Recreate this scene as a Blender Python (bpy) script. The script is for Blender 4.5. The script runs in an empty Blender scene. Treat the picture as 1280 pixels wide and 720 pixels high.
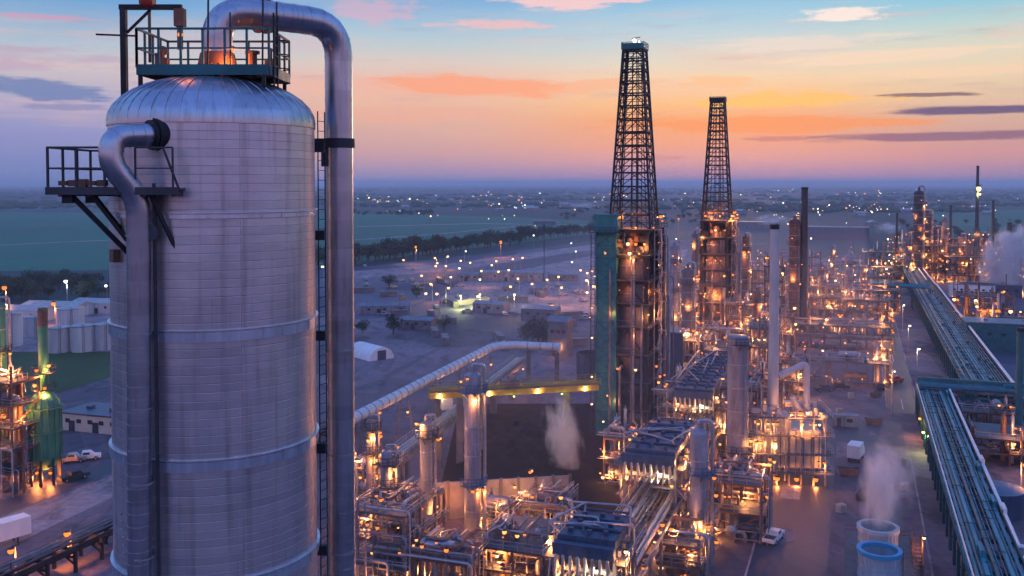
import bpy, math, random
from mathutils import Vector, Matrix, noise

rnd = random.Random(7)
scn = bpy.context.scene
COL = scn.collection
R = math.radians
PI = math.pi

# ------------------------------------------------------------------ camera model
F = 1200.0            # focal length in photo pixels (1280 wide)
HZ = 229.0            # horizon row
CAMH = 55.0
PITCH = R(2.0)
PY0 = HZ + F * math.tan(PITCH)
CP, SP = math.cos(PITCH), math.sin(PITCH)


def P(px, py, Y):
    """world point seen at photo pixel (px,py) at depth Y"""
    u = (px - 640.0) / F
    v = (PY0 - py) / F
    t = Y / (CP + v * SP)
    return Vector((u * t, Y, CAMH + t * (-SP + v * CP)))


def G(px, py, z=0.0):
    """world point at height z seen at photo pixel (px,py)"""
    u = (px - 640.0) / F
    v = (PY0 - py) / F
    t = (z - CAMH) / (-SP + v * CP)
    return Vector((u * t, t * (CP + v * SP), z))


PHI = math.atan(0.36)
CPH, SPH = math.cos(PHI), math.sin(PHI)


def GR(a, b, z=0.0):
    return Vector((a * SPH + b * CPH, a * CPH - b * SPH, z))


cam = bpy.data.cameras.new("camera")
cam.sensor_width = 36.0
cam.lens = 36.0 * F / 1280.0
cam.shift_y = -(360.0 - PY0) / 1280.0
cam.clip_start = 0.5
cam.clip_end = 90000.0
camo = bpy.data.objects.new("camera", cam)
camo.location = (0, 0, CAMH)
camo.rotation_euler = (R(90) - PITCH, 0, 0)
COL.objects.link(camo)
scn.camera = camo


# ------------------------------------------------------------------ colour helper
def lin(r, g, b):
    def f(c):
        c = c / 255.0
        return c / 12.92 if c <= 0.04045 else ((c + 0.055) / 1.055) ** 2.4
    return (f(r), f(g), f(b), 1.0)


# ------------------------------------------------------------------ materials
def node_helpers(nt):
    N, L = nt.nodes, nt.links

    def new(t, **kw):
        n = N.new(t)
        for k, v in kw.items():
            setattr(n, k, v)
        return n

    def put(sock, v):
        if hasattr(v, "is_output"):
            L.new(v, sock)
        else:
            sock.default_value = v

    def math_(op, a, b=0.0, c=None, clamp=False):
        n = new("ShaderNodeMath", operation=op, use_clamp=clamp)
        put(n.inputs[0], a)
        put(n.inputs[1], b)
        if c is not None:
            put(n.inputs[2], c)
        return n.outputs[0]

    def mix(f, a, b, mode="MIX"):
        n = new("ShaderNodeMix", data_type="RGBA", blend_type=mode)
        put(n.inputs[0], f)
        put(n.inputs[6], a)
        put(n.inputs[7], b)
        return n.outputs[2]

    def ramp(f, stops, interp="LINEAR"):
        n = new("ShaderNodeValToRGB")
        cr = n.color_ramp
        cr.interpolation = interp
        while len(cr.elements) < len(stops):
            cr.elements.new(0.5)
        for e, (p, c) in zip(cr.elements, stops):
            e.position = p
            e.color = c if len(c) == 4 else tuple(c) + (1.0,)
        put(n.inputs[0], f)
        return n.outputs[0]

    def noise_(vec, scale, detail=4.0, rough=0.55):
        n = new("ShaderNodeTexNoise")
        put(n.inputs["Scale"], scale)
        put(n.inputs["Detail"], detail)
        put(n.inputs["Roughness"], rough)
        if vec is not None:
            L.new(vec, n.inputs["Vector"])
        return n.outputs[0]

    def mapping(vec, scale=(1, 1, 1), loc=(0, 0, 0)):
        n = new("ShaderNodeMapping")
        n.inputs["Scale"].default_value = scale
        n.inputs["Location"].default_value = loc
        L.new(vec, n.inputs["Vector"])
        return n.outputs[0]
    return new, put, math_, mix, ramp, noise_, mapping


def mat(name, col, rough=0.6, metal=0.0, var=0.35, scale=0.6, bump=0.0, stretch=(1, 1, 1), col2=None, spec=0.4, rv=0.3):
    m = bpy.data.materials.new(name)
    m.use_nodes = True
    nt = m.node_tree
    nt.nodes.clear()
    new, put, math_, mix, ramp, noise_, mapping = node_helpers(nt)
    out = new("ShaderNodeOutputMaterial")
    b = new("ShaderNodeBsdfPrincipled")
    nt.links.new(b.outputs[0], out.inputs[0])
    tc = new("ShaderNodeTexCoord")
    v = mapping(tc.outputs["Object"], stretch)
    n1 = noise_(v, scale, 6.0, 0.65)
    c1 = tuple(min(1, c * (1 + var)) for c in col[:3]) + (1,)
    c0 = tuple(c * (1 - var) for c in (col2 or col)[:3]) + (1,)
    c = ramp(n1, [(0.3, c0), (0.7, c1)])
    put(b.inputs["Base Color"], c)
    r = math_("MULTIPLY_ADD", noise_(v, scale * 3.1, 3.0), rv, rough - rv / 2, clamp=True)
    put(b.inputs["Roughness"], r)
    b.inputs["Metallic"].default_value = metal
    b.inputs["Specular IOR Level"].default_value = spec
    if bump:
        bn = new("ShaderNodeBump")
        bn.inputs["Strength"].default_value = bump
        bn.inputs["Distance"].default_value = 0.1
        put(bn.inputs["Height"], noise_(v, scale * 6, 5.0))
        put(b.inputs["Normal"], bn.outputs[0])
    return m


def emat(name, col, strength):
    m = bpy.data.materials.new(name)
    m.use_nodes = True
    nt = m.node_tree
    nt.nodes.clear()
    out = nt.nodes.new("ShaderNodeOutputMaterial")
    e = nt.nodes.new("ShaderNodeEmission")
    e.inputs[0].default_value = tuple(col) + (1,)
    e.inputs[1].default_value = strength
    nt.links.new(e.outputs[0], out.inputs[0])
    m.cycles.emission_sampling = "NONE"
    return m


M = {}
M["steel"] = mat("weathered_steel", (0.16, 0.155, 0.17), 0.55, 0.3, 0.45, 0.5)
M["dark"] = mat("dark_steel", (0.045, 0.045, 0.055), 0.55, 0.2, 0.4, 0.5)
M["black"] = mat("sooty_steel", (0.02, 0.02, 0.025), 0.6, 0.2, 0.4, 0.5)
M["rust"] = mat("rusty_steel", (0.17, 0.085, 0.055), 0.7, 0.1, 0.5, 0.7)
M["galv"] = mat("galvanised_steel", (0.34, 0.34, 0.37), 0.42, 0.6, 0.25, 1.2)
M["jacket"] = mat("aluminium_jacket", (0.46, 0.45, 0.47), 0.4, 0.55, 0.25, 0.5, stretch=(1, 1, 3))
M["tankwhite"] = mat("dusty_white_tank_paint", (0.5, 0.5, 0.5), 0.6, 0, 0.2, 0.4, stretch=(2, 2, .2))
M["shiny"] = mat("polished_aluminium_jacket", (0.5, 0.5, 0.56), 0.3, 0.95, 0.07, 0.5, stretch=(1, 1, 2), rv=.08)
M["band"] = mat("bright_band_steel", (0.6, 0.66, 0.76), 0.3, 0.85, 0.25, 1.2, stretch=(2, 2, .3), rv=.1)
M["vessel"] = mat("dulled_vessel_jacket", (0.3, 0.275, 0.31), 0.5, 0.35, 0.4, 0.6, stretch=(1.5, 1.5, .3))
M["greypaint"] = mat("weathered_grey_paint", (0.42, 0.42, 0.43), 0.6, 0, 0.2, 0.6, stretch=(1, 1, .3))
M["palestack"] = mat("faded_blue_fibreglass", (0.3, 0.38, 0.46), 0.6, 0, 0.25, 0.7, stretch=(1, 1, .3))
M["rimblue"] = mat("bright_blue_rim_paint", (0.02, 0.26, 0.47), 0.4, 0, 0.15, 1)
M["white"] = mat("white_paint", (0.72, 0.72, 0.72), 0.5, 0.0, 0.12, 0.4, stretch=(1, 1, .3))
M["cream"] = mat("cream_paint", (0.55, 0.48, 0.4), 0.6, 0.0, 0.15, 0.5)
M["concrete"] = mat("concrete", (0.27, 0.25, 0.24), 0.85, 0.0, 0.3, 0.35, 0.15)
M["concdark"] = mat("stained_concrete", (0.13, 0.12, 0.12), 0.85, 0.0, 0.45, 0.3, 0.15)
M["teal"] = mat("teal_cladding", (0.03, 0.2, 0.2), 0.55, 0.0, 0.25, 0.3, stretch=(3, 3, .5))
M["tealdk"] = mat("teal_steel", (0.025, 0.13, 0.145), 0.5, 0.1, 0.35, 0.5)
M["green"] = mat("green_vessel_paint", (0.05, 0.2, 0.12), 0.5, 0.0, 0.3, 0.4, stretch=(1, 1, .3))
M["bluep"] = mat("blue_paint", (0.05, 0.11, 0.2), 0.5, 0.0, 0.2, 0.6)
M["bluer"] = mat("blue_grey_sheet", (0.06, 0.09, 0.15), 0.4, 0.4, 0.3, 0.5, stretch=(4, .4, 1))
M["yellow"] = mat("yellow_crane_paint", (0.36, 0.24, 0.035), 0.5, 0.0, 0.25, 0.5)
M["red"] = mat("red_paint", (0.35, 0.05, 0.035), 0.5, 0.0, 0.25, 0.8)
M["deck"] = mat("grating_deck", (0.12, 0.12, 0.13), 0.7, 0.3, 0.3, 1.5)
M["drum"] = mat("coke_drum_jacket", (0.2, 0.14, 0.13), 0.5, 0.3, 0.3, 0.35)
M["wood"] = mat("tree_bark", (0.06, 0.045, 0.035), 0.9, 0, 0.3, 2.0)
M["leaf"] = mat("dark_foliage", (0.03, 0.06, 0.03), 0.8, 0, 0.5, 0.5)
M["coke"] = mat("petroleum_coke", (0.006, 0.006, 0.008), 0.9, 0, 0.5, 0.8, 0.6, spec=.1)
M["rubber"] = mat("tyre_rubber", (0.02, 0.02, 0.02), 0.85, 0, 0.2, 3)
M["glass"] = mat("dark_window_glass", (0.03, 0.04, 0.05), 0.12, 0.0, 0.2, 1, spec=0.8)
M["roofdk"] = mat("sheet_roof", (0.16, 0.18, 0.22), 0.5, 0.3, 0.3, 0.3, stretch=(3, .5, 1))
M["amber"] = emat("amber_lamp_glass", (1.0, 0.36, 0.08), 2.6)
M["amberdim"] = emat("dim_amber_lamp_glass", (1.0, 0.28, 0.05), 1.3)
M["amberhot"] = emat("bright_amber_lamp_glass", (1.0, 0.5, 0.2), 5.5)
M["orange"] = emat("orange_lamp_glass", (1.0, 0.2, 0.02), 2.2)
M["warmwhite"] = emat("warm_white_lamp_glass", (1.0, 0.72, 0.42), 5.0)
M["coolwhite"] = emat("cool_white_lamp_glass", (0.85, 0.95, 1.0), 5.0)
M["greenlit"] = emat("yellow_green_lamp_glass", (0.85, 0.9, 0.25), 4.0)


def segment_tone(m, size=.46, lo=.8):
    """each rolled sheet of a jacket has its own tone"""
    nt = m.node_tree
    new, put, math_, mix, ramp, noise_, mapping = node_helpers(nt)
    b = next(n for n in nt.nodes if n.type == "BSDF_PRINCIPLED")
    src = b.inputs["Base Color"].links[0].from_socket
    tc = new("ShaderNodeTexCoord")
    s = new("ShaderNodeSeparateXYZ")
    nt.links.new(tc.outputs["Object"], s.inputs[0])
    cv = new("ShaderNodeCombineXYZ")
    put(cv.inputs[0], math_("FLOOR", math_("DIVIDE", s.outputs[2], size)))
    put(cv.inputs[1], math_("FLOOR", math_("DIVIDE", s.outputs[0], 1.3)))
    wn = new("ShaderNodeTexWhiteNoise", noise_dimensions="3D")
    nt.links.new(cv.outputs[0], wn.inputs["Vector"])
    c = mix(1.0, src, ramp(wn.outputs["Value"], [(0, (lo, lo, lo)), (1, (1, 1, 1))]), "MULTIPLY")
    st = noise_(mapping(tc.outputs["Object"], (5, 5, .5)), 1.0, 5, .7)
    c = mix(1.0, c, ramp(st, [(.3, (.78, .74, .72)), (.5, (1, 1, 1))]), "MULTIPLY")
    put(b.inputs["Base Color"], c)


segment_tone(M["shiny"])
segment_tone(M["vessel"], 1.8, .75)
segment_tone(M["jacket"], 1.4, .8)


def column_material():
    m = bpy.data.materials.new("ribbed_aluminium_sheet")
    m.use_nodes = True
    nt = m.node_tree
    nt.nodes.clear()
    new, put, math_, mix, ramp, noise_, mapping = node_helpers(nt)
    out = new("ShaderNodeOutputMaterial")
    b = new("ShaderNodeBsdfPrincipled")
    nt.links.new(b.outputs[0], out.inputs[0])
    tc = new("ShaderNodeTexCoord")
    s = new("ShaderNodeSeparateXYZ")
    nt.links.new(tc.outputs["Object"], s.inputs[0])
    ang = math_("MULTIPLY", math_("ARCTAN2", s.outputs[1], s.outputs[0]), 2.93)
    cv = new("ShaderNodeCombineXYZ")
    put(cv.inputs[0], ang)
    put(cv.inputs[1], s.outputs[2])
    br = new("ShaderNodeTexBrick")
    nt.links.new(cv.outputs[0], br.inputs["Vector"])
    br.inputs["Scale"].default_value = 1.0
    br.inputs["Brick Width"].default_value = 3.06
    br.inputs["Row Height"].default_value = 0.235
    br.inputs["Mortar Size"].default_value = 0.012
    br.inputs["Mortar Smooth"].default_value = 0.4
    br.inputs["Color1"].default_value = (0.7, 0.66, 0.69, 1)
    br.inputs["Color2"].default_value = (0.6, 0.565, 0.6, 1)
    br.inputs["Mortar"].default_value = (0.5, 0.46, 0.49, 1)
    br.offset = 0.0
    n1 = noise_(mapping(cv.outputs[0], (0.7, 0.25, 1)), 1.0, 6, 0.65)
    st = noise_(mapping(cv.outputs[0], (3.0, 0.12, 1)), 1.2, 4, 0.6)
    tint = ramp(n1, [(0.3, (0.8, 0.79, 0.82)), (0.7, (1, 0.97, 0.95))])
    tint2 = ramp(st, [(0.3, (0.7, 0.68, 0.68)), (0.5, (1, 1, 1))])
    c = mix(1.0, mix(1.0, br.outputs[0], tint, "MULTIPLY"), tint2, "MULTIPLY")
    put(b.inputs["Base Color"], c)
    b.inputs["Metallic"].default_value = 0.82
    put(b.inputs["Roughness"], math_("MULTIPLY_ADD", n1, 0.3, 0.22))
    bn = new("ShaderNodeBump")
    bn.inputs["Strength"].default_value = 0.45
    bn.inputs["Distance"].default_value = 0.02
    h = math_("SUBTRACT", math_("MULTIPLY", noise_(mapping(cv.outputs[0], (1, 1.6, 1)), 1.4, 2), 1.1), math_("MULTIPLY", br.outputs["Fac"], 0.6))
    put(bn.inputs["Height"], h)
    put(b.inputs["Normal"], bn.outputs[0])
    return m


def ground_material(name, c0, c1, c2, s1, s2, rough=0.85, joints=False):
    """paved or bare ground: large blotches, patches and fine grain, in world metres"""
    m = bpy.data.materials.new(name)
    m.use_nodes = True
    nt = m.node_tree
    nt.nodes.clear()
    new, put, math_, mix, ramp, noise_, mapping = node_helpers(nt)
    out = new("ShaderNodeOutputMaterial")
    b = new("ShaderNodeBsdfPrincipled")
    nt.links.new(b.outputs[0], out.inputs[0])
    tc = new("ShaderNodeTexCoord")
    v = tc.outputs["Object"]
    n1 = noise_(v, s1, 6, 0.6)
    n2 = noise_(v, s2, 5, 0.7)
    vo = new("ShaderNodeTexVoronoi")
    vo.inputs["Scale"].default_value = s1 * 2.2
    nt.links.new(mapping(v, (1, 0.45, 1)), vo.inputs["Vector"])
    c = ramp(n1, [(0.32, c0 + (1,)), (0.5, c1 + (1,)), (0.68, c2 + (1,))])
    sep = new("ShaderNodeSeparateColor")
    nt.links.new(vo.outputs["Color"], sep.inputs[0])
    c = mix(0.55, c, ramp(sep.outputs[0], [(0.0, c0 + (1,)), (0.5, c1 + (1,)), (1.0, c2 + (1,))]))
    c = mix(1.0, c, ramp(n2, [(0.3, (0.7, 0.7, 0.7)), (0.7, (1.2, 1.2, 1.2))]), "MULTIPLY")
    if joints:
        jb = new("ShaderNodeTexBrick")
        nt.links.new(v, jb.inputs["Vector"])
        jb.inputs["Scale"].default_value = 1.0
        jb.inputs["Brick Width"].default_value = 7.0
        jb.inputs["Row Height"].default_value = 5.0
        jb.inputs["Mortar Size"].default_value = 0.07
        jb.offset = 0.0
        jb.inputs["Color1"].default_value = (1, 1, 1, 1)
        jb.inputs["Color2"].default_value = (.8, .8, .82, 1)
        jb.inputs["Mortar"].default_value = (.5, .5, .5, 1)
        c = mix(.8, c, jb.outputs[0], "MULTIPLY")
        stn = noise_(mapping(v, (1, .4, 1)), .18, 6, .7)
        c = mix(1.0, c, ramp(stn, [(0.36, (.45, .45, .5)), (0.5, (1, 1, 1))]), "MULTIPLY")
    put(b.inputs["Base Color"], c)
    put(b.inputs["Roughness"], math_("MULTIPLY_ADD", n2, 0.3, rough - 0.2, clamp=True))
    b.inputs["Specular IOR Level"].default_value = 0.35
    return m


M["column"] = column_material()
M["lanepaint"] = mat("worn_road_paint", (0.5, 0.5, 0.48), 0.7, 0, 0.4, 0.8)
M["ground"] = ground_material("open_country", (0.008, 0.03, 0.035), (0.012, 0.05, 0.05), (0.03, 0.065, 0.065), 0.0012, 0.02)
M["field"] = ground_material("crop_field", (0.002, 0.115, 0.075), (0.004, 0.15, 0.09), (0.012, 0.175, 0.095), 0.004, 0.08)
M["grass"] = ground_material("mown_grass", (0.025, 0.06, 0.015), (0.035, 0.085, 0.02), (0.05, 0.10, 0.03), 0.03, 0.4)
M["yard"] = ground_material("plant_concrete", (0.06, 0.052, 0.07), (0.14, 0.115, 0.14), (0.28, 0.215, 0.245), 0.022, 0.5, joints=True)
M["yardpale"] = ground_material("pale_concrete", (0.24, 0.2, 0.22), (0.33, 0.27, 0.285), (0.4, 0.33, 0.34), 0.04, 0.6, joints=True)
M["asphalt"] = ground_material("asphalt", (0.045, 0.045, 0.06), (0.065, 0.063, 0.085), (0.095, 0.085, 0.105), 0.05, 0.8, 0.6)
M["dirt"] = ground_material("graded_dirt", (0.035, 0.05, 0.08), (0.075, 0.085, 0.12), (0.2, 0.17, 0.2), 0.015, 0.2)


# ------------------------------------------------------------------ mesh builder
class MB:
    def __init__(s):
        s.v, s.f, s.mi = [], [], []

    def add(s, vs, fs, mi=0):
        o = len(s.v)
        s.v += [tuple(q) for q in vs]
        s.f += [tuple(i + o for i in q) for q in fs]
        s.mi += [mi] * len(fs)
        return s

    def box(s, c, d, rz=0.0, mi=0):
        x, y, z = d[0] / 2, d[1] / 2, d[2] / 2
        cr, sr = math.cos(rz), math.sin(rz)
        vs = []
        for k in (-z, z):
            for (i, j) in ((-x, -y), (x, -y), (x, y), (-x, y)):
                vs.append((c[0] + i * cr - j * sr, c[1] + i * sr + j * cr, c[2] + k))
        s.add(vs, [(3, 2, 1, 0), (4, 5, 6, 7), (0, 1, 5, 4), (1, 2, 6, 5), (2, 3, 7, 6), (3, 0, 4, 7)], mi)
        return s

    def cyl(s, p0, p1, r0, r1=None, n=10, caps=True, mi=0, ph=0.0):
        p0, p1 = Vector(p0), Vector(p1)
        r1 = r0 if r1 is None else r1
        ax = (p1 - p0)
        if ax.length < 1e-6:
            return s
        ax.normalize()
        u = ax.orthogonal().normalized() if abs(ax.z) < 0.99 else Vector((1, 0, 0))
        if abs(ax.z) < 0.99:
            u = Vector((0, 0, 1)).cross(ax).normalized()
        w = ax.cross(u)
        vs = []
        for p, r in ((p0, r0), (p1, r1)):
            for i in range(n):
                a = 2 * PI * i / n + ph
                vs.append(p + (u * math.cos(a) + w * math.sin(a)) * r)
        fs = [(i, (i + 1) % n, n + (i + 1) % n, n + i) for i in range(n)]
        if caps:
            fs += [tuple(reversed(range(n))), tuple(range(n, 2 * n))]
        s.add(vs, fs, mi)
        return s

    def bar(s, p0, p1, t, mi=0):
        return s.cyl(p0, p1, t * 0.7071, n=4, ph=PI / 4, mi=mi)

    def tube(s, pts, r, n=10, mi=0, caps=True):
        pts = [Vector(p) for p in pts]
        vs, fs = [], []
        up = None
        for i, p in enumerate(pts):
            t = ((pts[min(i + 1, len(pts) - 1)] - p).normalized() + (p - pts[max(i - 1, 0)]).normalized())
            t.normalize()
            if up is None:
                up = t.orthogonal().normalized()
            up = (up - t * up.dot(t))
            up = up.normalized() if up.length > 1e-5 else t.orthogonal().normalized()
            w = t.cross(up)
            for k in range(n):
                a = 2 * PI * k / n
                vs.append(p + (up * math.cos(a) + w * math.sin(a)) * r)
        for i in range(len(pts) - 1):
            for k in range(n):
                fs.append((i * n + k, i * n + (k + 1) % n, (i + 1) * n + (k + 1) % n, (i + 1) * n + k))
        if caps:
            fs += [tuple(reversed(range(n))), tuple(range(len(vs) - n, len(vs)))]
        s.add(vs, fs, mi)
        return s

    def lathe(s, prof, n=24, c=(0, 0, 0), mi=0):
        """profile of (radius, z) from bottom to top about the z axis"""
        vs, fs = [], []
        for r, z in prof:
            for k in range(n):
                a = 2 * PI * k / n
                vs.append((c[0] + r * math.cos(a), c[1] + r * math.sin(a), c[2] + z))
        for i in range(len(prof) - 1):
            for k in range(n):
                fs.append((i * n + k, i * n + (k + 1) % n, (i + 1) * n + (k + 1) % n, (i + 1) * n + k))
        if prof[0][0] > 1e-4:
            fs.append(tuple(reversed(range(n))))
        if prof[-1][0] > 1e-4:
            fs.append(tuple(range(len(vs) - n, len(vs))))
        s.add(vs, fs, mi)
        return s

    def ball(s, c, r, n=8, mi=0, sz=1.0):
        return s.lathe([(max(1e-3, r * math.sin(PI * i / n)), -r * sz * math.cos(PI * i / n)) for i in range(n + 1)], n + 2, c, mi)

    def ring(s, c, r0, r1, h, n=24, a0=0.0, a1=2 * PI, mi=0):
        k = max(3, int(n * (a1 - a0) / (2 * PI)))
        full = abs(a1 - a0 - 2 * PI) < 1e-6
        vs, fs = [], []
        m = k if full else k + 1
        for i in range(m):
            a = a0 + (a1 - a0) * i / k
            ca, sa = math.cos(a), math.sin(a)
            for r, z in ((r0, 0), (r1, 0), (r1, h), (r0, h)):
                vs.append((c[0] + r * ca, c[1] + r * sa, c[2] + z))
        for i in range(k):
            j = (i + 1) % m
            for q in range(4):
                fs.append((i * 4 + q, j * 4 + q, j * 4 + (q + 1) % 4, i * 4 + (q + 1) % 4))
        if not full:
            fs += [(0, 1, 2, 3), tuple(reversed((m * 4 - 4, m * 4 - 3, m * 4 - 2, m * 4 - 1)))]
        s.add(vs, fs, mi)
        return s

    def rail(s, pts, h=1.1, step=1.6, t=0.06, closed=False, mid=True):
        pts = [Vector(p) for p in pts]
        if closed:
            pts = pts + [pts[0]]
        up = Vector((0, 0, h))
        for p, q in zip(pts[:-1], pts[1:]):
            s.bar(p + up, q + up, t)
            if mid:
                s.bar(p + up * .5, q + up * .5, t * .8)
            k = max(1, round((q - p).length / step))
            for i in range(k):
                w = p.lerp(q, i / k)
                s.bar(w, w + up, t)
        s.bar(pts[-1], pts[-1] + up, t)
        return s

    def ladder(s, p0, p1, side, w=0.5, t=0.06, step=0.4):
        p0, p1, side = Vector(p0), Vector(p1), Vector(side).normalized() * w / 2
        s.bar(p0 - side, p1 - side, t)
        s.bar(p0 + side, p1 + side, t)
        k = int((p1 - p0).length / step)
        for i in range(1, k):
            c = p0.lerp(p1, i / k)
            s.bar(c - side, c + side, t * .6)
        return s

    def mesh(s, name, mats, smooth=True):
        me = bpy.data.meshes.new(name)
        me.from_pydata(s.v, [], s.f)
        for m in (mats if isinstance(mats, (list, tuple)) else [mats]):
            me.materials.append(m)
        me.polygons.foreach_set("material_index", s.mi)
        if smooth:
            me.polygons.foreach_set("use_smooth", [True] * len(s.f))
            me.set_sharp_from_angle(angle=R(35))
        me.update()
        return me

    def build(s, name, mats, parent=None, smooth=True):
        if isinstance(mats, str):
            mats = M[mats]
        o = bpy.data.objects.new(name, s.mesh(name, mats, smooth))
        COL.objects.link(o)
        if parent is not None:
            o.parent = parent
        return o


def tag(o, label=None, cat=None, group=None, kind=None):
    if label:
        o["label"] = label
    if cat:
        o["category"] = cat
    if group:
        o["group"] = group
    if kind:
        o["kind"] = kind
    return o


def thing(name, loc, rz, label, cat, group=None):
    o = bpy.data.objects.new(name, None)
    o.empty_display_size = 0.5
    COL.objects.link(o)
    o.location = loc
    o.rotation_euler = (0, 0, rz)
    return tag(o, label, cat, group)


def copy_thing(src, loc, rz=0.0, scale=None, label=None, group=None):
    c = src.copy()
    COL.objects.link(c)
    c.location = loc
    c.rotation_euler = (0, 0, rz)
    if scale is not None:
        c.scale = scale if hasattr(scale, "__len__") else (scale,) * 3
    if label:
        c["label"] = label
    if group:
        c["group"] = group
    for ch in KIDS.get(src.name, []):
        d = ch.copy()
        COL.objects.link(d)
        d.parent = c
        for g in KIDS.get(ch.name, []):
            e = g.copy()
            COL.objects.link(e)
            e.parent = d
    return c


KIDS = {}


def remember(root):
    KIDS[root.name] = list(root.children)
    for ch in root.children:
        KIDS[ch.name] = list(ch.children)
    return root


def struct(name, mb, m, label=None):
    o = mb.build(name, m, None, smooth=False)
    tag(o, label, name.replace("_", " "), None, "structure")
    return o


# ------------------------------------------------------------------ lamps
def lamp_mesh(name, glow, r):
    mb = MB()
    mb.ball((0, 0, 0), r, 6, 0)
    mb.cyl((0, 0, r * .75), (0, 0, r * 1.25), r * 1.25, r * .5, 8, mi=1)
    mb.bar((0, 0, r * 1.2), (0, r * 2.6, r * 1.6), r * .3, 1)
    return mb.mesh(name, [M[glow], M["dark"]])


LAMPM = {}


def lamp(root, p, glow="amber", r=0.28, light=0.0, name="lamp", lcol=None):
    shade = rnd.choice(["amber", "amber", "amberdim", "amberdim", "amberhot"]) if glow == "amber" else glow
    key = (shade, round(r, 2))
    if key not in LAMPM:
        LAMPM[key] = lamp_mesh("lamp_head", shade, r)
    o = bpy.data.objects.new(name, LAMPM[key])
    COL.objects.link(o)
    o.parent = root
    o.location = p
    o.rotation_euler = (0, 0, rnd.uniform(0, 6.28))
    if light:
        point_light(root, (p[0], p[1], p[2] - r * 2.2 - .25), glow, light)
    return o


LC = {"amber": (1.0, 0.36, 0.1), "orange": (1.0, 0.27, 0.055), "warmwhite": (1.0, 0.7, 0.42), "coolwhite": (0.8, 0.93, 1.0), "greenlit": (0.85, 0.95, 0.3)}
LIGHTDATA = {}
LGAIN = 2.0


def point_light(root, p, glow, e):
    key = (glow, e)
    if key not in LIGHTDATA:
        ld = bpy.data.lights.new("lamp_light", "POINT")
        ld.color = LC[glow]
        ld.energy = e * LGAIN
        ld.shadow_soft_size = 0.25
        LIGHTDATA[key] = ld
    lo = bpy.data.objects.new("lamp_light", LIGHTDATA[key])
    COL.objects.link(lo)
    lo.parent = root
    lo.location = p
    return lo


# ------------------------------------------------------------------ ground and paving
def sheet(name, pts, z, m, label=None, nsub=1):
    mb = MB()
    mb.add([(p[0], p[1], z) for p in pts], [tuple(range(len(pts)))])
    return struct(name, mb, m, label)


g = MB()
n = 24
xs = [-45000 + 90000 * i / n for i in range(n + 1)]
ys = [-2000 + 47000 * i / n for i in range(n + 1)]
g.add([(x, y, 0) for y in ys for x in xs], [(j * (n + 1) + i, j * (n + 1) + i + 1, (j + 1) * (n + 1) + i + 1, (j + 1) * (n + 1) + i) for j in range(n) for i in range(n)])
struct("ground", g, "ground", "dark open country running out flat to the horizon")


def quad_px(*pp):
    return [G(x, y) for x, y in pp]


sheet("plant_yard", [(-400, -700), (500, -700), (420, 560), (330, 700), (120, 700), (-20, 420), (-130, 330)], 0.05, "yard", "stained concrete yard under the refinery units")
sheet("crop_field", quad_px((-700, 345), (428, 335), (470, 325), (745, 292), (740, 276), (640, 271), (440, 267), (-700, 262)), 0.06, "field", "blue green crop field beyond the tree row")
sheet("right_field", quad_px((1190, 300), (1700, 312), (1700, 266), (1150, 262)), 0.06, "field", "teal field behind the far refinery")
sheet("graded_lot", quad_px((300, 470), (300, 342), (470, 332), (760, 300), (900, 300), (880, 400), (700, 480), (450, 560)), 0.04, "dirt", "dusky graded lot between the plant and the tree row")
sheet("pale_road", quad_px((420, 341), (560, 330), (760, 303), (760, 309), (570, 338), (420, 350)), 0.09, "yardpale", "pale road along the foot of the tree row")
sheet("lot_apron", quad_px((545, 378), (575, 352), (760, 316), (860, 312), (830, 385), (700, 398)), 0.08, "yardpale", "pale lamplit apron beyond the near coking tower")
sheet("grass_strip", quad_px((-420, 492), (-420, 440), (160, 440), (160, 466), (40, 500)), 0.09, "grass", "dark green grass strip before the white tanks")
sheet("tank_pad", quad_px((-420, 440), (-420, 392), (330, 388), (330, 440)), 0.08, "yardpale", "pale pad under the white storage tanks")
sheet("plant_road", quad_px((-420, 780), (-420, 660), (0, 648), (165, 585), (165, 610), (0, 690)), 0.09, "yardpale", "pale road running behind the trailer")
sheet("bare_strip", quad_px((-200, 655), (0, 628), (160, 565), (160, 583), (0, 646)), 0.075, "asphalt", "dark strip of asphalt with parked equipment")
for i_, (q_, l_) in enumerate((((440, 300, 560, 291, 700, 277), "pale farm track crossing the crop field"), ((-200, 318, 60, 303, 135, 300), "pale farm track in the field left of the silver column"), ((445, 283, 600, 279, 735, 281), "thin pale track near the far edge of the crop field"))):
    a_ = [(q_[k], q_[k + 1]) for k in (0, 2, 4)]
    sheet("farm_track", quad_px(*a_, *[(x, y + .9) for x, y in reversed(a_)]), 0.12, "yardpale", l_)
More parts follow.
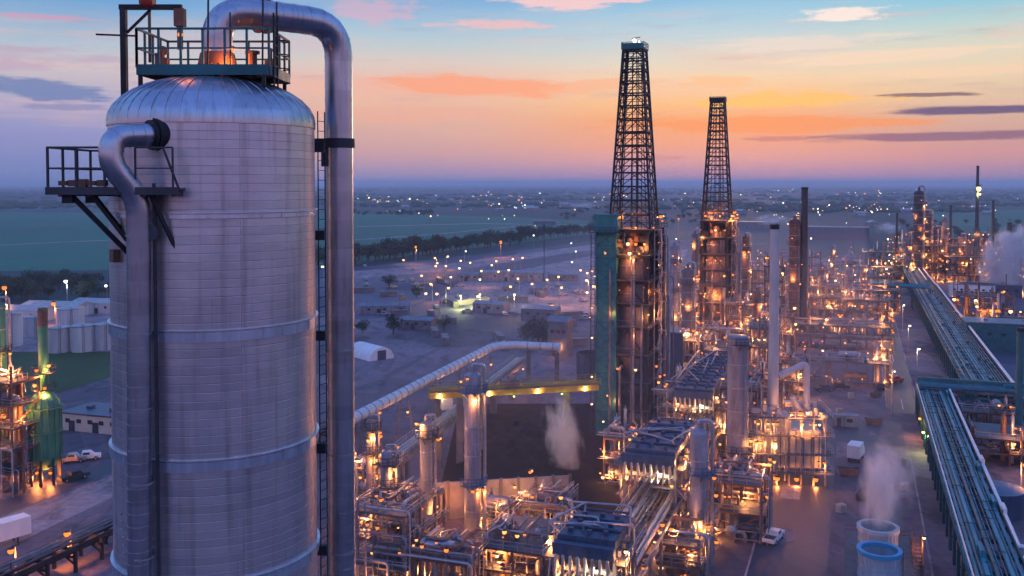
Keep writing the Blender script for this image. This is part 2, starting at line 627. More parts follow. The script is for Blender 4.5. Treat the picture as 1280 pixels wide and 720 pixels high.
# asphalt lanes in the right-hand yard (along the plant grid)
def gquad(a0, a1, b0, b1):
    return [GR(a0, b0), GR(a0, b1), GR(a1, b1), GR(a1, b0)]
sheet("yard_lane", gquad(60, 214, -14, -3.5), 0.062, "asphalt", "dark asphalt lane between the heater and the cooling cells")
sheet("cross_lane", gquad(214, 236, -14, 10), 0.062, "asphalt", "dark asphalt cross lane past the heater")
sheet("rack_lane", gquad(60, 205, 2.5, 7.5), 0.062, "asphalt", "narrow asphalt lane left of the near pipe rack")
sheet("service_road", gquad(246, 690, 7.5, 14.5), 0.064, "asphalt", "long asphalt road left of the far pipe rack")
for nm, lab_, a0_, a1_, b0_, b1_ in (("kerb", "pale kerb along the left side of the asphalt lane", 60, 214, -14.3, -14.0), ("kerb", "pale kerb along the right side of the asphalt lane", 60, 120, -3.5, -3.2), ("kerb", "pale kerb between the narrow lane and the near pipe rack", 60, 205, 10.4, 10.7), ("kerb", "pale kerb along the left side of the long road", 250, 680, 7.2, 7.5), ("kerb", "pale kerb along the right side of the long road", 250, 680, 14.5, 14.8)):
    q_ = gquad(a0_, a1_, b0_, b1_)
    kb = MB().add([(p.x, p.y, z) for z in (0, .17) for p in q_], [(0, 1, 5, 4), (1, 2, 6, 5), (2, 3, 7, 6), (3, 0, 4, 7), (4, 5, 6, 7), (3, 2, 1, 0)])
    struct(nm, kb, "yardpale", lab_)
for k in range(13):
    sheet("lane_marking", gquad(250 + k * 33, 262 + k * 33, 10.9, 11.15), 0.07, "lanepaint", "worn white centre dash on the long road")
for a0_, b0_ in ((150, -13.2), (172, -13.2), (128, -13.2), (216, -10), (222, 2)):
    sheet("patch", gquad(a0_, a0_ + rnd.uniform(4, 11), b0_ + 1, b0_ + rnd.uniform(4, 8)), 0.068, "yard" if a0_ % 4 else "yardpale", "lighter repaired patch in the asphalt")
sheet("side_yard", gquad(100, 700, 38, 120), 0.06, "dirt", "dim yard right of the pipe racks")


# ================================================================== FOREGROUND COLUMN
CX, CY, CR = -8.84, 28.55, 2.92
ZS = 56.75            # shoulder
root = thing("process_column", (CX, CY, 0), 0, "huge silver ribbed process column with domed top filling the left foreground", "column")
mb = MB()
mb.lathe([(CR, 2.0), (CR, 20), (CR, 40), (CR, 48), (CR, 52), (CR, ZS)], 96)
mb.build("shell", "column", root)
mb = MB()
prof = [(CR + .03, ZS - .12)] + [(max(.001, (CR + .03) * math.cos(t)), ZS + 1.42 * math.sin(t)) for t in [R(d) for d in (0, 8, 16, 24, 32, 40, 48, 56, 64, 72, 80, 90)]]
mb.lathe(prof, 96)
for k in range(44):
    a = 2 * PI * k / 44
    pts = [((CR + .03) * math.cos(t) * math.cos(a), (CR + .03) * math.cos(t) * math.sin(a), ZS + 1.42 * math.sin(t) + .012) for t in [R(d) for d in (0, 10, 20, 30, 40, 50, 60, 68)]]
    mb.tube(pts, .018, 4)
mb.build("dome_head", "shiny", root)
for z, hh in ((54.05, .14), (50.72, .3), (47.2, .3), (43.85, .3), (40.5, .3), (30, .3)):
    mb = MB()
    mb.ring((0, 0, z), CR - .05, CR + .05, hh - .03, 96)
    mb.ring((0, 0, z + hh), CR - .05, CR + .085, .03, 96)
    for k in range(30):
        a = 2 * PI * k / 30
        mb.box(((CR + .055) * math.cos(a), (CR + .055) * math.sin(a), z + hh / 2), (.02, .03, hh * .9), a)
    mb.build("support_band", "band", root)
mb = MB()
mb.lathe([(CR + .25, 0), (CR + .1, 2.0)], 64)
mb.build("skirt", "concrete", root)


def LP(px, py, Y):
    return P(px, py, Y) - Vector((CX, CY, 0))


# fasteners and small nozzles
mb = MB()
for k in range(6):
    mb.ball(LP(152 + k * .7, 642 + k * 10, 26.15), .035, 6)
for k in range(7):
    mb.ball(LP(229 + k * .3, 300 + k * 55, 25.72), .03, 6)
mb.build("fastener", "galv", root)
o = MB().cyl(LP(186, 291, 26.1), LP(186, 291, 25.35), .16, .16, 14).cyl(LP(186, 291, 25.4), LP(186, 291, 25.3), .23, .23, 14).build("nozzle", "dark", root)
mb = MB()
mb.box((-2.0, -2.02, 53.0), (.5, .35, .35), R(40))
mb.build("nozzle_box", "rust", root)


def smooth_path(pts, rad, n=7):
    """round the corners of a polyline with radius-like offset rad"""
    pts = [Vector(p) for p in pts]
    out = [pts[0]]
    for a, b, c in zip(pts[:-2], pts[1:-1], pts[2:]):
        r = min(rad, (a - b).length * .49, (c - b).length * .49)
        p0 = b + (a - b).normalized() * r
        p1 = b + (c - b).normalized() * r
        for i in range(n + 1):
            t = i / n
            out.append(p0 * (1 - t) ** 2 + b * 2 * t * (1 - t) + p1 * t * t)
    out.append(pts[-1])
    return out


def seams(pts, r, step, name, m, parent, w=.025):
    """overlapping jacket joints along a pipe"""
    mb = MB()
    pts = [Vector(p) for p in pts]
    acc = 0.0
    for p, q in zip(pts[:-1], pts[1:]):
        L = (q - p).length
        d = (q - p).normalized() if L > 1e-6 else Vector((0, 0, 1))
        x = step - acc
        while x < L:
            c = p + d * x
            if c.z > 38:
                mb.cyl(c - d * w, c + d * w, r + .011, r + .011, 28)
            x += step
        acc = (acc + L) % step
    return mb.build(name, m, parent)


# overhead pipe from dome nozzle, over, and down the right side
PR = .44
base = LP(272, 92, 28.55)
top_z = LP(330, 19, 29.3).z
vx = LP(424, 200, 31.0)
o = thing("overhead_pipe", (CX, CY, 0), 0, "thick shiny pipe arching from the column dome and dropping down its right side", "pipe")
pts = smooth_path([(base.x, 0.0, ZS + 1.2), (base.x, 0, top_z), (vx.x * .5, .9, top_z), (vx.x, vx.y, top_z), (vx.x, vx.y, 30), (vx.x, vx.y, 1)], 1.35, 10)
jk = MB().tube(pts, PR, 32).build("pipe_run", "shiny", o)
seams(pts, PR, .46, "jacket_joint", "shiny", jk)
mb = MB()
mb.lathe([(.66, 0), (.66, .1), (.58, .12), (.5, .5), (.47, .55)], 28, (base.x, 0, ZS + 1.55))
for k in range(16):
    a = 2 * PI * k / 16
    mb.cyl((base.x + .6 * math.cos(a), .6 * math.sin(a), ZS + 1.5), (base.x + .6 * math.cos(a), .6 * math.sin(a), ZS + 1.74), .03, n=6)
mb.build("nozzle_flange", "rust", o)
d = (Vector((vx.x, vx.y, 0)) - Vector((base.x, 0, 0)))
c0 = LP(325, 19, 29.1)
dv = d.normalized()
c0 = Vector((base.x, 0, top_z)) + dv * ((c0.x - base.x) / dv.x)
mb = MB()
for off, rr, w in ((-.19, .53, .1), (.05, .53, .1), (-.08, .5, .14), (.16, .49, .12)):
    mb.cyl(c0 + dv * off, c0 + dv * (off + w), rr, rr, 28)
mb.build("pipe_flange", "rust", o)
mb = MB()
zc = LP(424, 185, 31).z
mb.ring((vx.x, vx.y, zc), PR - .02, PR + .07, .3, 24)
mb.box((vx.x - .55, vx.y - .1, zc + .15), (.7, .18, .3))
mb.box((vx.x - .35, vx.y - .25, zc - .25), (.35, .12, .7), R(20))
mb.build("pipe_bracket", "dark", o)
for z in (52.9, 49.6, 46.2, 43):
    MB().ring((vx.x, vx.y, z), PR - .01, PR + .015, .06, 24).build("pipe_strap", "galv", o)

# side pipe with elbow
o = thing("side_pipe", (CX, CY, 0), 0, "silver elbow pipe leaving the column shell and running straight down its front left", "pipe")
pts = smooth_path([LP(206, 168, 26.0), LP(141, 170, 24.9), LP(137, 203, 24.8), LP(172.5, 246, 25.3), LP(173.5, 330, 25.35), LP(174.5, 720, 25.35), (LP(174.5, 720, 25.35).x, LP(174.5, 720, 25.35).y, 2)], .5, 8)
jk = MB().tube(pts, .305, 24).build("pipe_run", "shiny", o)
seams(pts, .305, .34, "jacket_joint", "shiny", jk)
e0, e1 = LP(206, 168, 26.0), LP(141, 170, 24.9)
ed = (e1 - e0).normalized()
mb = MB()
mb.cyl(e0 + ed * .05, e0 + ed * .34, .45, .45, 22)
mb.cyl(e0 + ed * .36, e0 + ed * .44, .4, .4, 22)
mb.build("nozzle_flange", "black", o)
xx = LP(174, 400, 25.35)
for z in (53.6, 51, 49, 47, 45, 43):
    mb = MB()
    mb.ring((xx.x, xx.y, z), .305, .325, .05, 20)
    mb.bar((xx.x, xx.y, z + .02), (xx.x * .93, xx.y * .82, z + .02), .08)
    mb.build("pipe_strap", "galv", o)
mb = MB()
for dx in (.40,):
    mb.bar((xx.x + dx, xx.y + .1, 55), (xx.x + dx, xx.y + .1, 2), .07)
mb.build("guide_rail", "dark", o)

# side platform
o = thing("side_platform", (CX, CY, 0), 0, "dark railed service platform braced off the left side of the big silver column", "platform")
zd = LP(140, 236, 26).z
x0, x1 = LP(60, 236, 25.0).x, LP(226, 236, 25.3).x
xm = LP(146, 236, 26).x
ya, yb = -3.55, -1.0
mb = MB()
mb.box(((x0 + xm) / 2, (ya + yb) / 2, zd), (xm - x0, yb - ya, .06))
mb.box(((xm + x1) / 2, (ya - 2.62) / 2, zd), (x1 - xm, -2.62 - ya, .06))
mb.build("deck", "deck", o)
mb = MB()
mb.box(((x0 + x1) / 2, ya - .03, zd - .05), (x1 - x0 + .1, .06, .2))
mb.box(((x0 + xm) / 2, yb + .03, zd - .05), (xm - x0 + .1, .06, .2))
mb.box((x0 - .03, (ya + yb) / 2, zd - .05), (.06, yb - ya, .2))
for k in range(5):
    xk = x0 + .3 + k * (x1 - x0 - .4) / 4
    mb.box((xk, (ya - 2.7) / 2 if xk > xm else (ya + yb) / 2, zd - .12), (.09, (-2.7 - ya) if xk > xm else yb - ya, .16))
mb.build("deck_frame", "dark", o)
mb = MB()
mb.rail([(xm, yb, zd), (x0, yb, zd), (x0, ya, zd), (xm + .1, ya, zd)], 1.08, .75, .055)
mb.build("handrail", "dark", o)
mb = MB()
mb.rail([(xm + .9, ya, zd), (x1 - .1, ya, zd)], 1.08, 2.2, .045)
mb.bar((x1 - .35, ya, zd + 1.08), (x1 + .02, ya + .1, zd), .06)
mb.build("handrail", "dark", o)
for (ax, ay), (bx, by) in (((83, 252), (160, 316)), ((112, 252), (160, 300))):
    dy = 25.2 if ax < 100 else 26.6
    mb = MB()
    mb.bar(LP(ax, ay, dy) + Vector((0, 0, .3)), LP(bx, by, 26.2), .12)
    mb.box(LP(ax + 2, ay - 6, dy), (.28, .12, .34))
    mb.build("brace", "black", o)
mb = MB()
mb.bar(LP(186, 248, 25.2) + Vector((0, 0, .2)), LP(221, 314, 25.72), .09)
mb.box(LP(221, 312, 25.74), (.12, .12, .4))
mb.build("brace", "black", o)
mb = MB()
for k in range(5):
    mb.box(LP(80 + k * 12, 229, 25.6), (.22, .2, .12 + .05 * (k % 3)))
mb.build("junction_box", "rust", o)

# top platform on the dome
o = thing("top_platform", (CX, CY, 0), 0, "small railed platform standing on the dome of the big silver column", "platform")
zt = LP(266, 90, 28.5).z
xa, xb = LP(186, 90, 28.3).x, LP(346, 90, 28.3).x
ya, yb = -1.15, 1.35
mb = MB()
mb.ring((base.x, .05, zt - .03), .75, 1.15, .06, 28)
mb.box(((xa + base.x - .8) / 2, .1, zt), (base.x - .8 - xa, yb - ya, .06))
mb.box(((xb + base.x + .8) / 2, .1, zt), (xb - base.x - .8, yb - ya, .06))
mb.box((base.x, ya + .2, zt), (1.6, .4, .06))
mb.box((base.x, yb - .2, zt), (1.6, .4, .06))
mb.build("deck", "deck", o)
mb = MB()
for yy in (ya, yb):
    mb.box(((xa + xb) / 2, yy, zt - .06), (xb - xa, .07, .3))
for xk in (xa, xa + 1.0, xb - 1.0, xb):
    mb.box((xk, .1, zt - .06), (.07, yb - ya - .08, .28))
mb.build("deck_frame", "tealdk", o)
mb = MB()
mb.rail([(xa, ya, zt), (xb, ya, zt), (xb, yb, zt), (xa, yb, zt)], 1.1, .62, .06, True)
mb.build("handrail", "tealdk", o)
for (xk, yk) in ((xa + .1, ya), (xb - .15, ya), (xa + .1, yb), (xb - .15, yb), (base.x, ya)):
    rr = math.hypot(xk, yk)
    zz = ZS + 1.42 * math.sqrt(max(0, 1 - (rr / CR) ** 2))
    MB().bar((xk, yk, zz - .03), (xk, yk, zt - .2), .1).build("leg", "black", o)
MB().box((xa + .55, -.6, zt + .18), (.3, .25, .3)).cyl((xa + .55, -.6, zt + .3), (xa + .55, -.6, zt + .55), .05, .05, 8).cyl((xa + .55, -.62, zt + .55), (xa + .55, -.58, zt + .55), .14, .14, 12).build("valve", "rust", o)
MB().box((xa + .3, -.2, zt + .28), (.2, .2, .5)).build("junction_box", "rust", o)
MB().cyl((xb - .7, -.3, zt + .03), (xb - .7, -.3, zt + .5), .14, .14, 10).cyl((xb - .7, -.3, zt + .5), (xb - .7, -.3, zt + .58), .22, .22, 10).build("relief_valve", "rust", o)
MB().box((xb - .35, .4, zt + .2), (.25, .4, .35)).cyl((xb - .35, .4, zt + .36), (xb - .35, .4, zt + .7), .06, .06, 8).build("valve", "rust", o)
mb = MB()
for xk, yk in ((base.x - .0, -.9), (xb + .02, -.4), (xb - .25, -.9)):
    mb.bar((xk, yk, zt), (xk + .03, yk, zt + 2.0), .045)
mb.bar((base.x + .65, -.9, zt), (base.x + .65, -.9, zt + 1.6), .04)
mb.build("conduit", "dark", o)
lamp(o, (base.x - .75, -1.0, zt + .95), "orange", .07, 5, lcol=None)
lamp(o, (base.x + .62, -.62, zt + .6), "orange", .07, 55)
lamp(o, (base.x - .1, -.95, zt - .35), "orange", .05, 14)
# caged ladder leaving the platform
mb = MB()
mb.ladder((xb + .06, -.6, zt - .5), (xb + .06, -.6, zt + 1.6), (0, 1, 0), .45, .045, .28)
for z in (zt - .4, zt, zt + .4, zt + .8):
    mb.ring((xb + .2, -.6, z), .24, .27, .03, 14, -PI / 2, PI / 2)
mb.build("ladder_cage", "black", o)

# davit
o = thing("lifting_davit", (CX, CY, 0), 0, "dark lifting davit with hoist blocks rising behind the column dome at its left edge", "davit")
p = LP(155, 60, 28.8)
zt2 = LP(155, 9, 28.8).z
xr = LP(226, 9, 28.8).x
mb = MB()
mb.box((p.x, p.y, (zt2 + 56.6) / 2), (.17, .17, zt2 - 56.6))
mb.build("post", "black", o)
mb = MB()
mb.box(((p.x - .085 + xr) / 2, p.y, zt2), (xr - p.x + .15, .14, .15))
mb.bar((p.x + .1, p.y, zt2 - .75), (p.x + .8, p.y, zt2 - .08), .07)
mb.bar(LP(120, 43, 28.8), LP(172, 45, 28.8), .05)
mb.build("arm", "black", o)
mb = MB()
mb.box((LP(185, 3, 28.8).x, p.y - .05, zt2 + .22), (.4, .3, .3))
mb.cyl((LP(180, 3, 28.8).x, p.y - .05, zt2 + .2), (LP(193, 3, 28.8).x, p.y - .05, zt2 + .2), .2, .2, 14)
mb.build("hoist_motor", "red", o)
mb = MB()
mb.box((LP(225, 22, 28.8).x, p.y, LP(225, 22, 28.8).z), (.3, .25, .52))
mb.cyl((LP(225, 40, 28.8).x, p.y, LP(225, 62, 28.8).z), (LP(225, 40, 28.8).x, p.y, LP(225, 30, 28.8).z), .09, .09, 8)
mb.bar((LP(187, 40, 28.8).x, p.y, LP(187, 78, 28.8).z), (LP(187, 40, 28.8).x, p.y, zt2), .07)
mb.build("hoist_block", "rust", o)

# ladder between column and pipe
o = thing("column_ladder", (CX, CY, 0), 0, "thin dark ladder in the gap between the silver column and the thick pipe", "ladder")
lx = LP(402.5, 300, 29.6)
mb = MB()
mb.ladder((lx.x, lx.y, 3), (lx.x, lx.y, 57.2), (.5, 1, 0), .34, .032, .3)
mb.build("rails", "black", o)
for z in (56.1, 53.4, 50.3, 46.8, 43.6):
    mb = MB().box((lx.x - .05, lx.y - .1, z), (.32, .2, .3))
    mb.bar((lx.x, lx.y, z), (lx.x * .85, lx.y * .85, z), .1)
    mb.build("wall_bracket", "black", o)

# ================================================================== COKING TOWERS
def coking_tower(label, px, py, s, white_top, nlamps, seed):
    rr = random.Random(seed)
    loc = G(px, py)
    o = thing("coking_tower", loc, -PHI, label, "tower")
    W, D, H = 8.2 * s, 17.0 * s, 45.0 * s
    hw = W / 2
    # concrete and steel table: columns and beams
    mb = MB()
    for y in (0, D * .33, D * .67, D):
        for x in (-hw, hw):
            mb.box((x, y, H / 2), (.9 * s, .9 * s, H))
    levels = [6, 12, 18, 24, 29, 34, 39.5, 45]
    for z in levels:
        z *= s
        for x in (-hw, hw):
            mb.box((x, D / 2, z - .35 * s), (.5 * s, D - .92 * s, .7 * s))
        for y in (0, D * .33, D * .67, D):
            mb.box((0, y, z - .35 * s), (W - .92 * s, .5 * s, .7 * s))
    for i, z in enumerate(levels[:-1]):
        z0, z1 = z * s, levels[i + 1] * s - .7 * s
        for y0, y1 in ((.5 * s, D * .33 - .5 * s), (D * .67 + .5 * s, D - .5 * s)):
            mb.bar((hw + .1, y0, z0), (hw + .1, y1, z1), .28 * s)
            mb.bar((hw + .1, y1, z0), (hw + .1, y0, z1), .28 * s)
        if i % 2 == 0:
            mb.bar((-hw + .5, -.1, z0), (0, -.1, z1), .25 * s)
            mb.bar((hw - .5, -.1, z0), (0, -.1, z1), .25 * s)
    mb.build("frame", "black", o)
    MB().box((-hw * .1, D * .98, H * .5), (W * .8, .3, H * .96)).box((-hw + .1, D * .5, H * .42), (.3, D * .6, H * .8)).box((hw * .62, .3, H * .62), (W * .2, .3, H * .6)).build("shear_wall", "concdark", o)
    for z in levels:
        MB().box((0, D / 2, z * s + .08), (W + 2.2 * s, D + 2.2 * s, .14)).build("deck", "deck", o)
        mb = MB()
        e = 1.1 * s
        mb.rail([(-hw - e, -e, z * s + .15), (hw + e, -e, z * s + .15), (hw + e, D + e, z * s + .15), (-hw - e, D + e, z * s + .15)], 1.1, 2.0, .09, True)
        mb.build("handrail", "dark", o)
    for y in (D * .17 + .6, D * .82):
        mb = MB()
        r = 3.1 * s
        mb.lathe([(.9 * s, 13 * s), (r, 19 * s), (r, 37 * s), (r * .85, 39 * s), (r * .5, 40.6 * s), (1.0 * s, 41.2 * s), (1.0 * s, 43 * s)], 24, (0, y, 0))
        dr = mb.build("coke_drum", "drum", o)
        for z in (19, 25, 31, 37):
            MB().ring((0, y, z * s), r - .05, r + .12, .25 * s, 24).build("drum_band", "galv", dr)
    # stair tower and risers on the right-hand face
    mb = MB()
    ys = [D * .12, D * .42]
    for i in range(14):
        z0, z1 = H * i / 14, H * (i + 1) / 14
        a, b = (ys[0], ys[1]) if i % 2 == 0 else (ys[1], ys[0])
        mb.bar((hw + 2.0 * s, a, z0), (hw + 2.0 * s, b, z1), .3 * s)
        mb.bar((hw + 2.0 * s, a, z0 + 1), (hw + 2.0 * s, b, z1 + 1), .12 * s)
        mb.box((hw + 2.0 * s, b, z1), (1.6 * s, 1.4 * s, .12))
    for y in ys:
        for x in (1.3, 2.8):
            mb.box((hw + x * s, y, H / 2), (.18, .18, H))
    mb.build("stair_tower", "galv", o)
    for k in range(9):
        y = D * rr.uniform(.45, 1.0)
        z1 = H * rr.uniform(.55, 1.0)
        x = hw + rr.uniform(1.4, 3.2) * s
        zz = z1 * rr.uniform(.1, .4)
        MB().tube(smooth_path([(x, y, zz - 2), (x, y, z1), (hw, y, z1)], .8), rr.uniform(.12, .35) * s, 8).build("riser_pipe", rr.choice(["steel", "jacket", "galv"]), o)
    for k in range(6):
        x = rr.uniform(-hw, hw)
        z1 = H * rr.uniform(.3, .9)
        MB().tube(smooth_path([(x, -.8 - .2 * k, 0.5), (x, -.8 - .2 * k, z1), (x, 1.0, z1)], .8), rr.uniform(.12, .3) * s, 8).build("riser_pipe", rr.choice(["steel", "rust", "jacket"]), o)
    # cluttered cutting deck just under the derrick
    for k in range(26):
        mb = MB().box((rr.uniform(-hw, hw), rr.uniform(0, D * .8), H - rr.uniform(0.4, 5.5) * s), (rr.uniform(.5, 1.6), rr.uniform(.5, 1.8), rr.uniform(.6, 2)))
        mb.build("cutting_gear", "rust" if k % 2 else "dark", o)
    # derrick
    B0, B1, DH = 9.0 * s, 4.3 * s, 39.2 * s
    yc = D * .35
    NL = 14
    zl = [H + DH * (1 - (1 - i / NL) ** 1.12) for i in range(NL + 1)]

    def cor(i, sx, sy):
        t = (zl[i] - H) / DH
        b = (B0 * (1 - t) + B1 * t) / 2
        return Vector((sx * b, yc + sy * b, zl[i]))
    corners = ((-1, -1), (1, -1), (1, 1), (-1, 1))
    for sx, sy in corners:
        mb = MB()
        for i in range(NL):
            mb.bar(cor(i, sx, sy), cor(i + 1, sx, sy), .42 * s)
        mb.build("derrick_leg", "black", o)
    for i in range(NL + 1):
        mb = MB()
        for k in range(4):
            a, b = corners[k], corners[(k + 1) % 4]
            mb.bar(cor(i, *a), cor(i, *b), .34 * s)
        if i % 2 == 0 or i > 8:
            t = (zl[i] - H) / DH
            b = (B0 * (1 - t) + B1 * t)
            mb.box((0, yc + b * .44, zl[i]), (b * .9, .7 * s, .12))
            mb.box((-b * .44, yc, zl[i]), (.7 * s, b * .9, .12))
        mb.build("derrick_girt", "black", o)
    mb = MB()
    for i in range(NL):
        for k in range(4):
            a, b = corners[k], corners[(k + 1) % 4]
            p0, p1, q0, q1 = cor(i, *a), cor(i, *b), cor(i + 1, *a), cor(i + 1, *b)
            m0, m1 = (p0 + p1) / 2, (q0 + q1) / 2
            mb.bar(p0, m1, .17 * s)
            mb.bar(p1, m1, .17 * s)
            mb.bar(p0.lerp(p1, .3), q0.lerp(q1, .3), .17 * s)
            mb.bar(p0.lerp(p1, .7), q0.lerp(q1, .7), .17 * s)
            mb.bar((p0 + q0) / 2, m1 + (m0 - m1) * .5, .13 * s)
            mb.bar((p1 + q1) / 2, m1 + (m0 - m1) * .5, .13 * s)
    mb.build("derrick_bracing", "black", o)
    mb = MB()
    for dx in (-.5, .5):
        mb.bar((dx * s, yc, H), (dx * s, yc, H + DH * .95), .2 * s)
    mb.ladder((B0 * .12, yc + .8, H), (B0 * .12, yc + .8, H + DH * .97), (1, 0, 0), .8 * s, .14 * s, 1.0)
    mb.build("drill_stem", "black", o)
    t = H + DH
    MB().box((0, yc, t + .15), (B1 + .7 * s, B1 + .7 * s, .3)).box((0, yc, t + .7), (B1 * .5, B1 * .5, .9)).build("crown_deck", "tealdk" if white_top else "black", o)
    mb = MB()
    e = B1 / 2 + .3 * s
    mb.rail([(-e, yc - e, t + .3), (e, yc - e, t + .3), (e, yc + e, t + .3), (-e, yc + e, t + .3)], 1.2, 1.2, .12, True)
    mb.box((0, yc - e, t + .8), (2 * e, .05, 1.0)).box((-e, yc, t + .8), (.05, 2 * e, 1.0))
    mb.build("crown_rail", "tealdk" if white_top else "black", o)
    if white_top:
        lamp(o, (0, yc - .5, t + 2.0), "coolwhite", .5)
        lamp(o, (1.0, yc - .5, t + 1.7), "coolwhite", .3)
    # lamps: dense round the cutting deck, sparse below
    for k in range(nlamps):
        top = k < nlamps * .5
        z = (H + rr.choice([-5, -3, .5, 1.6, 2.6]) * s) if top else rr.choice(levels[:-2]) * s + 3.0
        side = rr.random()
        if side < .6:
            p = (rr.uniform(-hw - 1, hw + 1), -1.35 * s, z)
        else:
            p = (hw + 1.4 * s, rr.uniform(0, D), z)
        lamp(o, p, "orange" if rr.random() < .4 else "amber", rr.choice([.14, .2, .28, .36]), 450 if k % 4 == 0 else 0)
    for z in (8, 16, 22, 27, 32, 37, 42):
        point_light(o, (rr.uniform(-3, 3), -2.5 * s, z * s), "orange", 110)
    point_light(o, (0, yc, H + 3), "orange", 1300)
    point_light(o, (0, yc - 6, H - 3), "orange", 220)
    return o, loc


near_coker, ncl = coking_tower("nearest dark coking tower with tall lattice derrick rising against the sunset", 784, 546, 1.0, True, 40, 3)
far_coker, fcl = coking_tower("farther dark coking tower with slimmer lattice derrick right of the nearest one", 892, 447, .96, False, 50, 5)

# teal elevator shaft beside the near tower
ep = G(757, 546)
o = thing("elevator_tower", ep, -PHI, "tall teal clad elevator shaft on the left face of the nearest coking tower", "elevator tower")
mb = MB().box((0, 2.1, 22.2), (4.1, 4.1, 44.4))
mb.build("shaft", "teal", o)
mb = MB()
for i in range(16):
    z0, z1 = 44.4 * i / 16, 44.4 * (i + 1) / 16
    mb.bar((-2.05, -.03, z0), (2.05, -.03, z1), .2)
    mb.bar((2.05, -.03, z0), (-2.05, -.03, z1), .2)
    mb.bar((-2.05, -.04, z1), (2.05, -.04, z1), .2)
mb.bar((-2.1, -.05, 0), (-2.1, -.05, 44.4), .35)
mb.bar((2.1, -.05, 0), (2.1, -.05, 44.4), .35)
mb.build("lattice", "tealdk", o)
MB().box((0, 2.1, 46.3), (5.2, 5.2, 3.6)).box((0, 2.1, 48.2), (5.5, 5.5, .25)).build("head_house", "teal", o)
mb = MB().box((0, 2.1, 44.35), (7.0, 6.6, .15))
mb.rail([(-3.4, -1.1, 44.42), (3.4, -1.1, 44.42)], 1.1, 1.2, .09)
mb.build("landing", "dark", o)
mb = MB().ladder((-2.9, -.1, 0), (-2.9, -.1, 44), (1, 0, 0), .9, .16, 1.0)
mb.build("ladder", "dark", o)
for z in (36, 28, 21.5, 13, 7):
    lamp(o, (-3.0, -.4, z), "amber", .22, 150 if z in (28, 13) else 0)


# ================================================================== GENERIC PLANT PIECES
def vessel(label, px, py, r, h, m="vessel", plats=(), seed=0, cat="column", z0=0.0, neck=.25, lights=0, Y=None, name="process_column", nl=3, glow="amber", dome=True, platm="dark", ohp=True):
    """upright process column on a skirt, ring platforms at the given heights"""
    rr = random.Random(seed + int(px))
    loc = G(px, py) if Y is None else Vector((P(px, HZ, Y).x, Y, 0))
    o = thing(name, loc, 0, label, cat)
    hh = r * (.55 if dome else .12)
    prof = [(r, 2.4), (r, h - hh)] + [(r * math.cos(R(d)), h - hh + hh * math.sin(R(d))) for d in (25, 50, 72)] + ([(neck * r, h), (neck * r, h + r * .6)] if dome else [(.01, h)])
    sh = MB().lathe(prof, 24).build("shell", m, o)
    mb = MB()
    for k in range(int(h / 4)):
        z = 4 + k * 4
        if z < h - hh:
            mb.ring((0, 0, z), r - .02, r + .05, .18, 24)
    if mb.v:
        mb.build("shell_band", "galv", sh)
    MB().lathe([(r * 1.12, 0), (r * 1.02, 2.45)], 24).build("skirt", "concrete", o)
    for z in plats:
        a0 = rr.uniform(-2.9, -2.2)
        a1 = a0 + rr.uniform(3.2, 5.2)
        w = max(.9, r * .5)
        pl = MB().ring((0, 0, z), r + .02, r + w, .1, 24, a0, a1).build("ring_platform", platm, o)
        mb = MB()
        k = 12
        pts = [((r + w) * math.cos(a0 + (a1 - a0) * i / k), (r + w) * math.sin(a0 + (a1 - a0) * i / k), z + .1) for i in range(k + 1)]
        mb.rail(pts, 1.1, 2, .08)
        for i in (2, 5, 8, 11):
            q = pts[i]
            mb.bar((q[0], q[1], z - .05), (q[0] * r / (r + w), q[1] * r / (r + w), z - w), .12)
        mb.build("handrail", platm, pl)
        for i in range(nl):
            a = a0 + (a1 - a0) * rr.random()
            lamp(o, ((r + w) * math.cos(a), (r + w) * math.sin(a), z + rr.choice([-.4, 2.2])), glow if rr.random() < .7 else "orange", rr.uniform(.18, .3), lights if i == 0 else 0)
    if plats:
        a = -1.1
        mb = MB().ladder(((r + .4) * math.cos(a), (r + .4) * math.sin(a), 2), ((r + .4) * math.cos(a), (r + .4) * math.sin(a), max(plats) + 1), (1, .5, 0), .5, .08, .5)
        mb.build("ladder", "galv", o)
        a = rr.uniform(-.6, .6)
        x, y = (r + .55) * math.cos(a), (r + .55) * math.sin(a)
        if ohp:
            MB().tube(smooth_path([(0, 0, h + r * .5), (0, 0, h + r * .9), (x, y, h + r * .9), (x, y, 1)], r * .6), max(.12, r * .2), 8).build("overhead_pipe", "jacket", o)
    return o


def chimney(label, px, py, r0, r1, h, m, seed=0, plats=(), Y=None, capm="black", name="smokestack", z0=0.0, lights=0):
    loc = G(px, py, z0) if Y is None else Vector((P(px, HZ, Y).x, Y, z0))
    o = thing(name, loc, 0, label, "chimney")
    MB().lathe([(r0, 0), (r1, h - .6), (r1, h)], 20).build("shaft", m, o)
    MB().ring((0, 0, h - .8), r1 - .03, r1 + .1, .85, 20).build("rim", capm, o)
    rr = random.Random(seed + 3)
    for z in plats:
        r = r0 + (r1 - r0) * z / h
        pl = MB().ring((0, 0, z), r, r + 1.0, .1, 18).build("ring_platform", "dark", o)
        MB().rail([((r + 1) * math.cos(PI / 6 * i), (r + 1) * math.sin(PI / 6 * i), z + .1) for i in range(12)], 1.1, 2, .08, True).build("handrail", "dark", pl)
        for i in range(2):
            a = rr.uniform(-PI, 0)
            lamp(o, ((r + 1.05) * math.cos(a), (r + 1.05) * math.sin(a), z + 1), "amber", .26, lights)
    return o


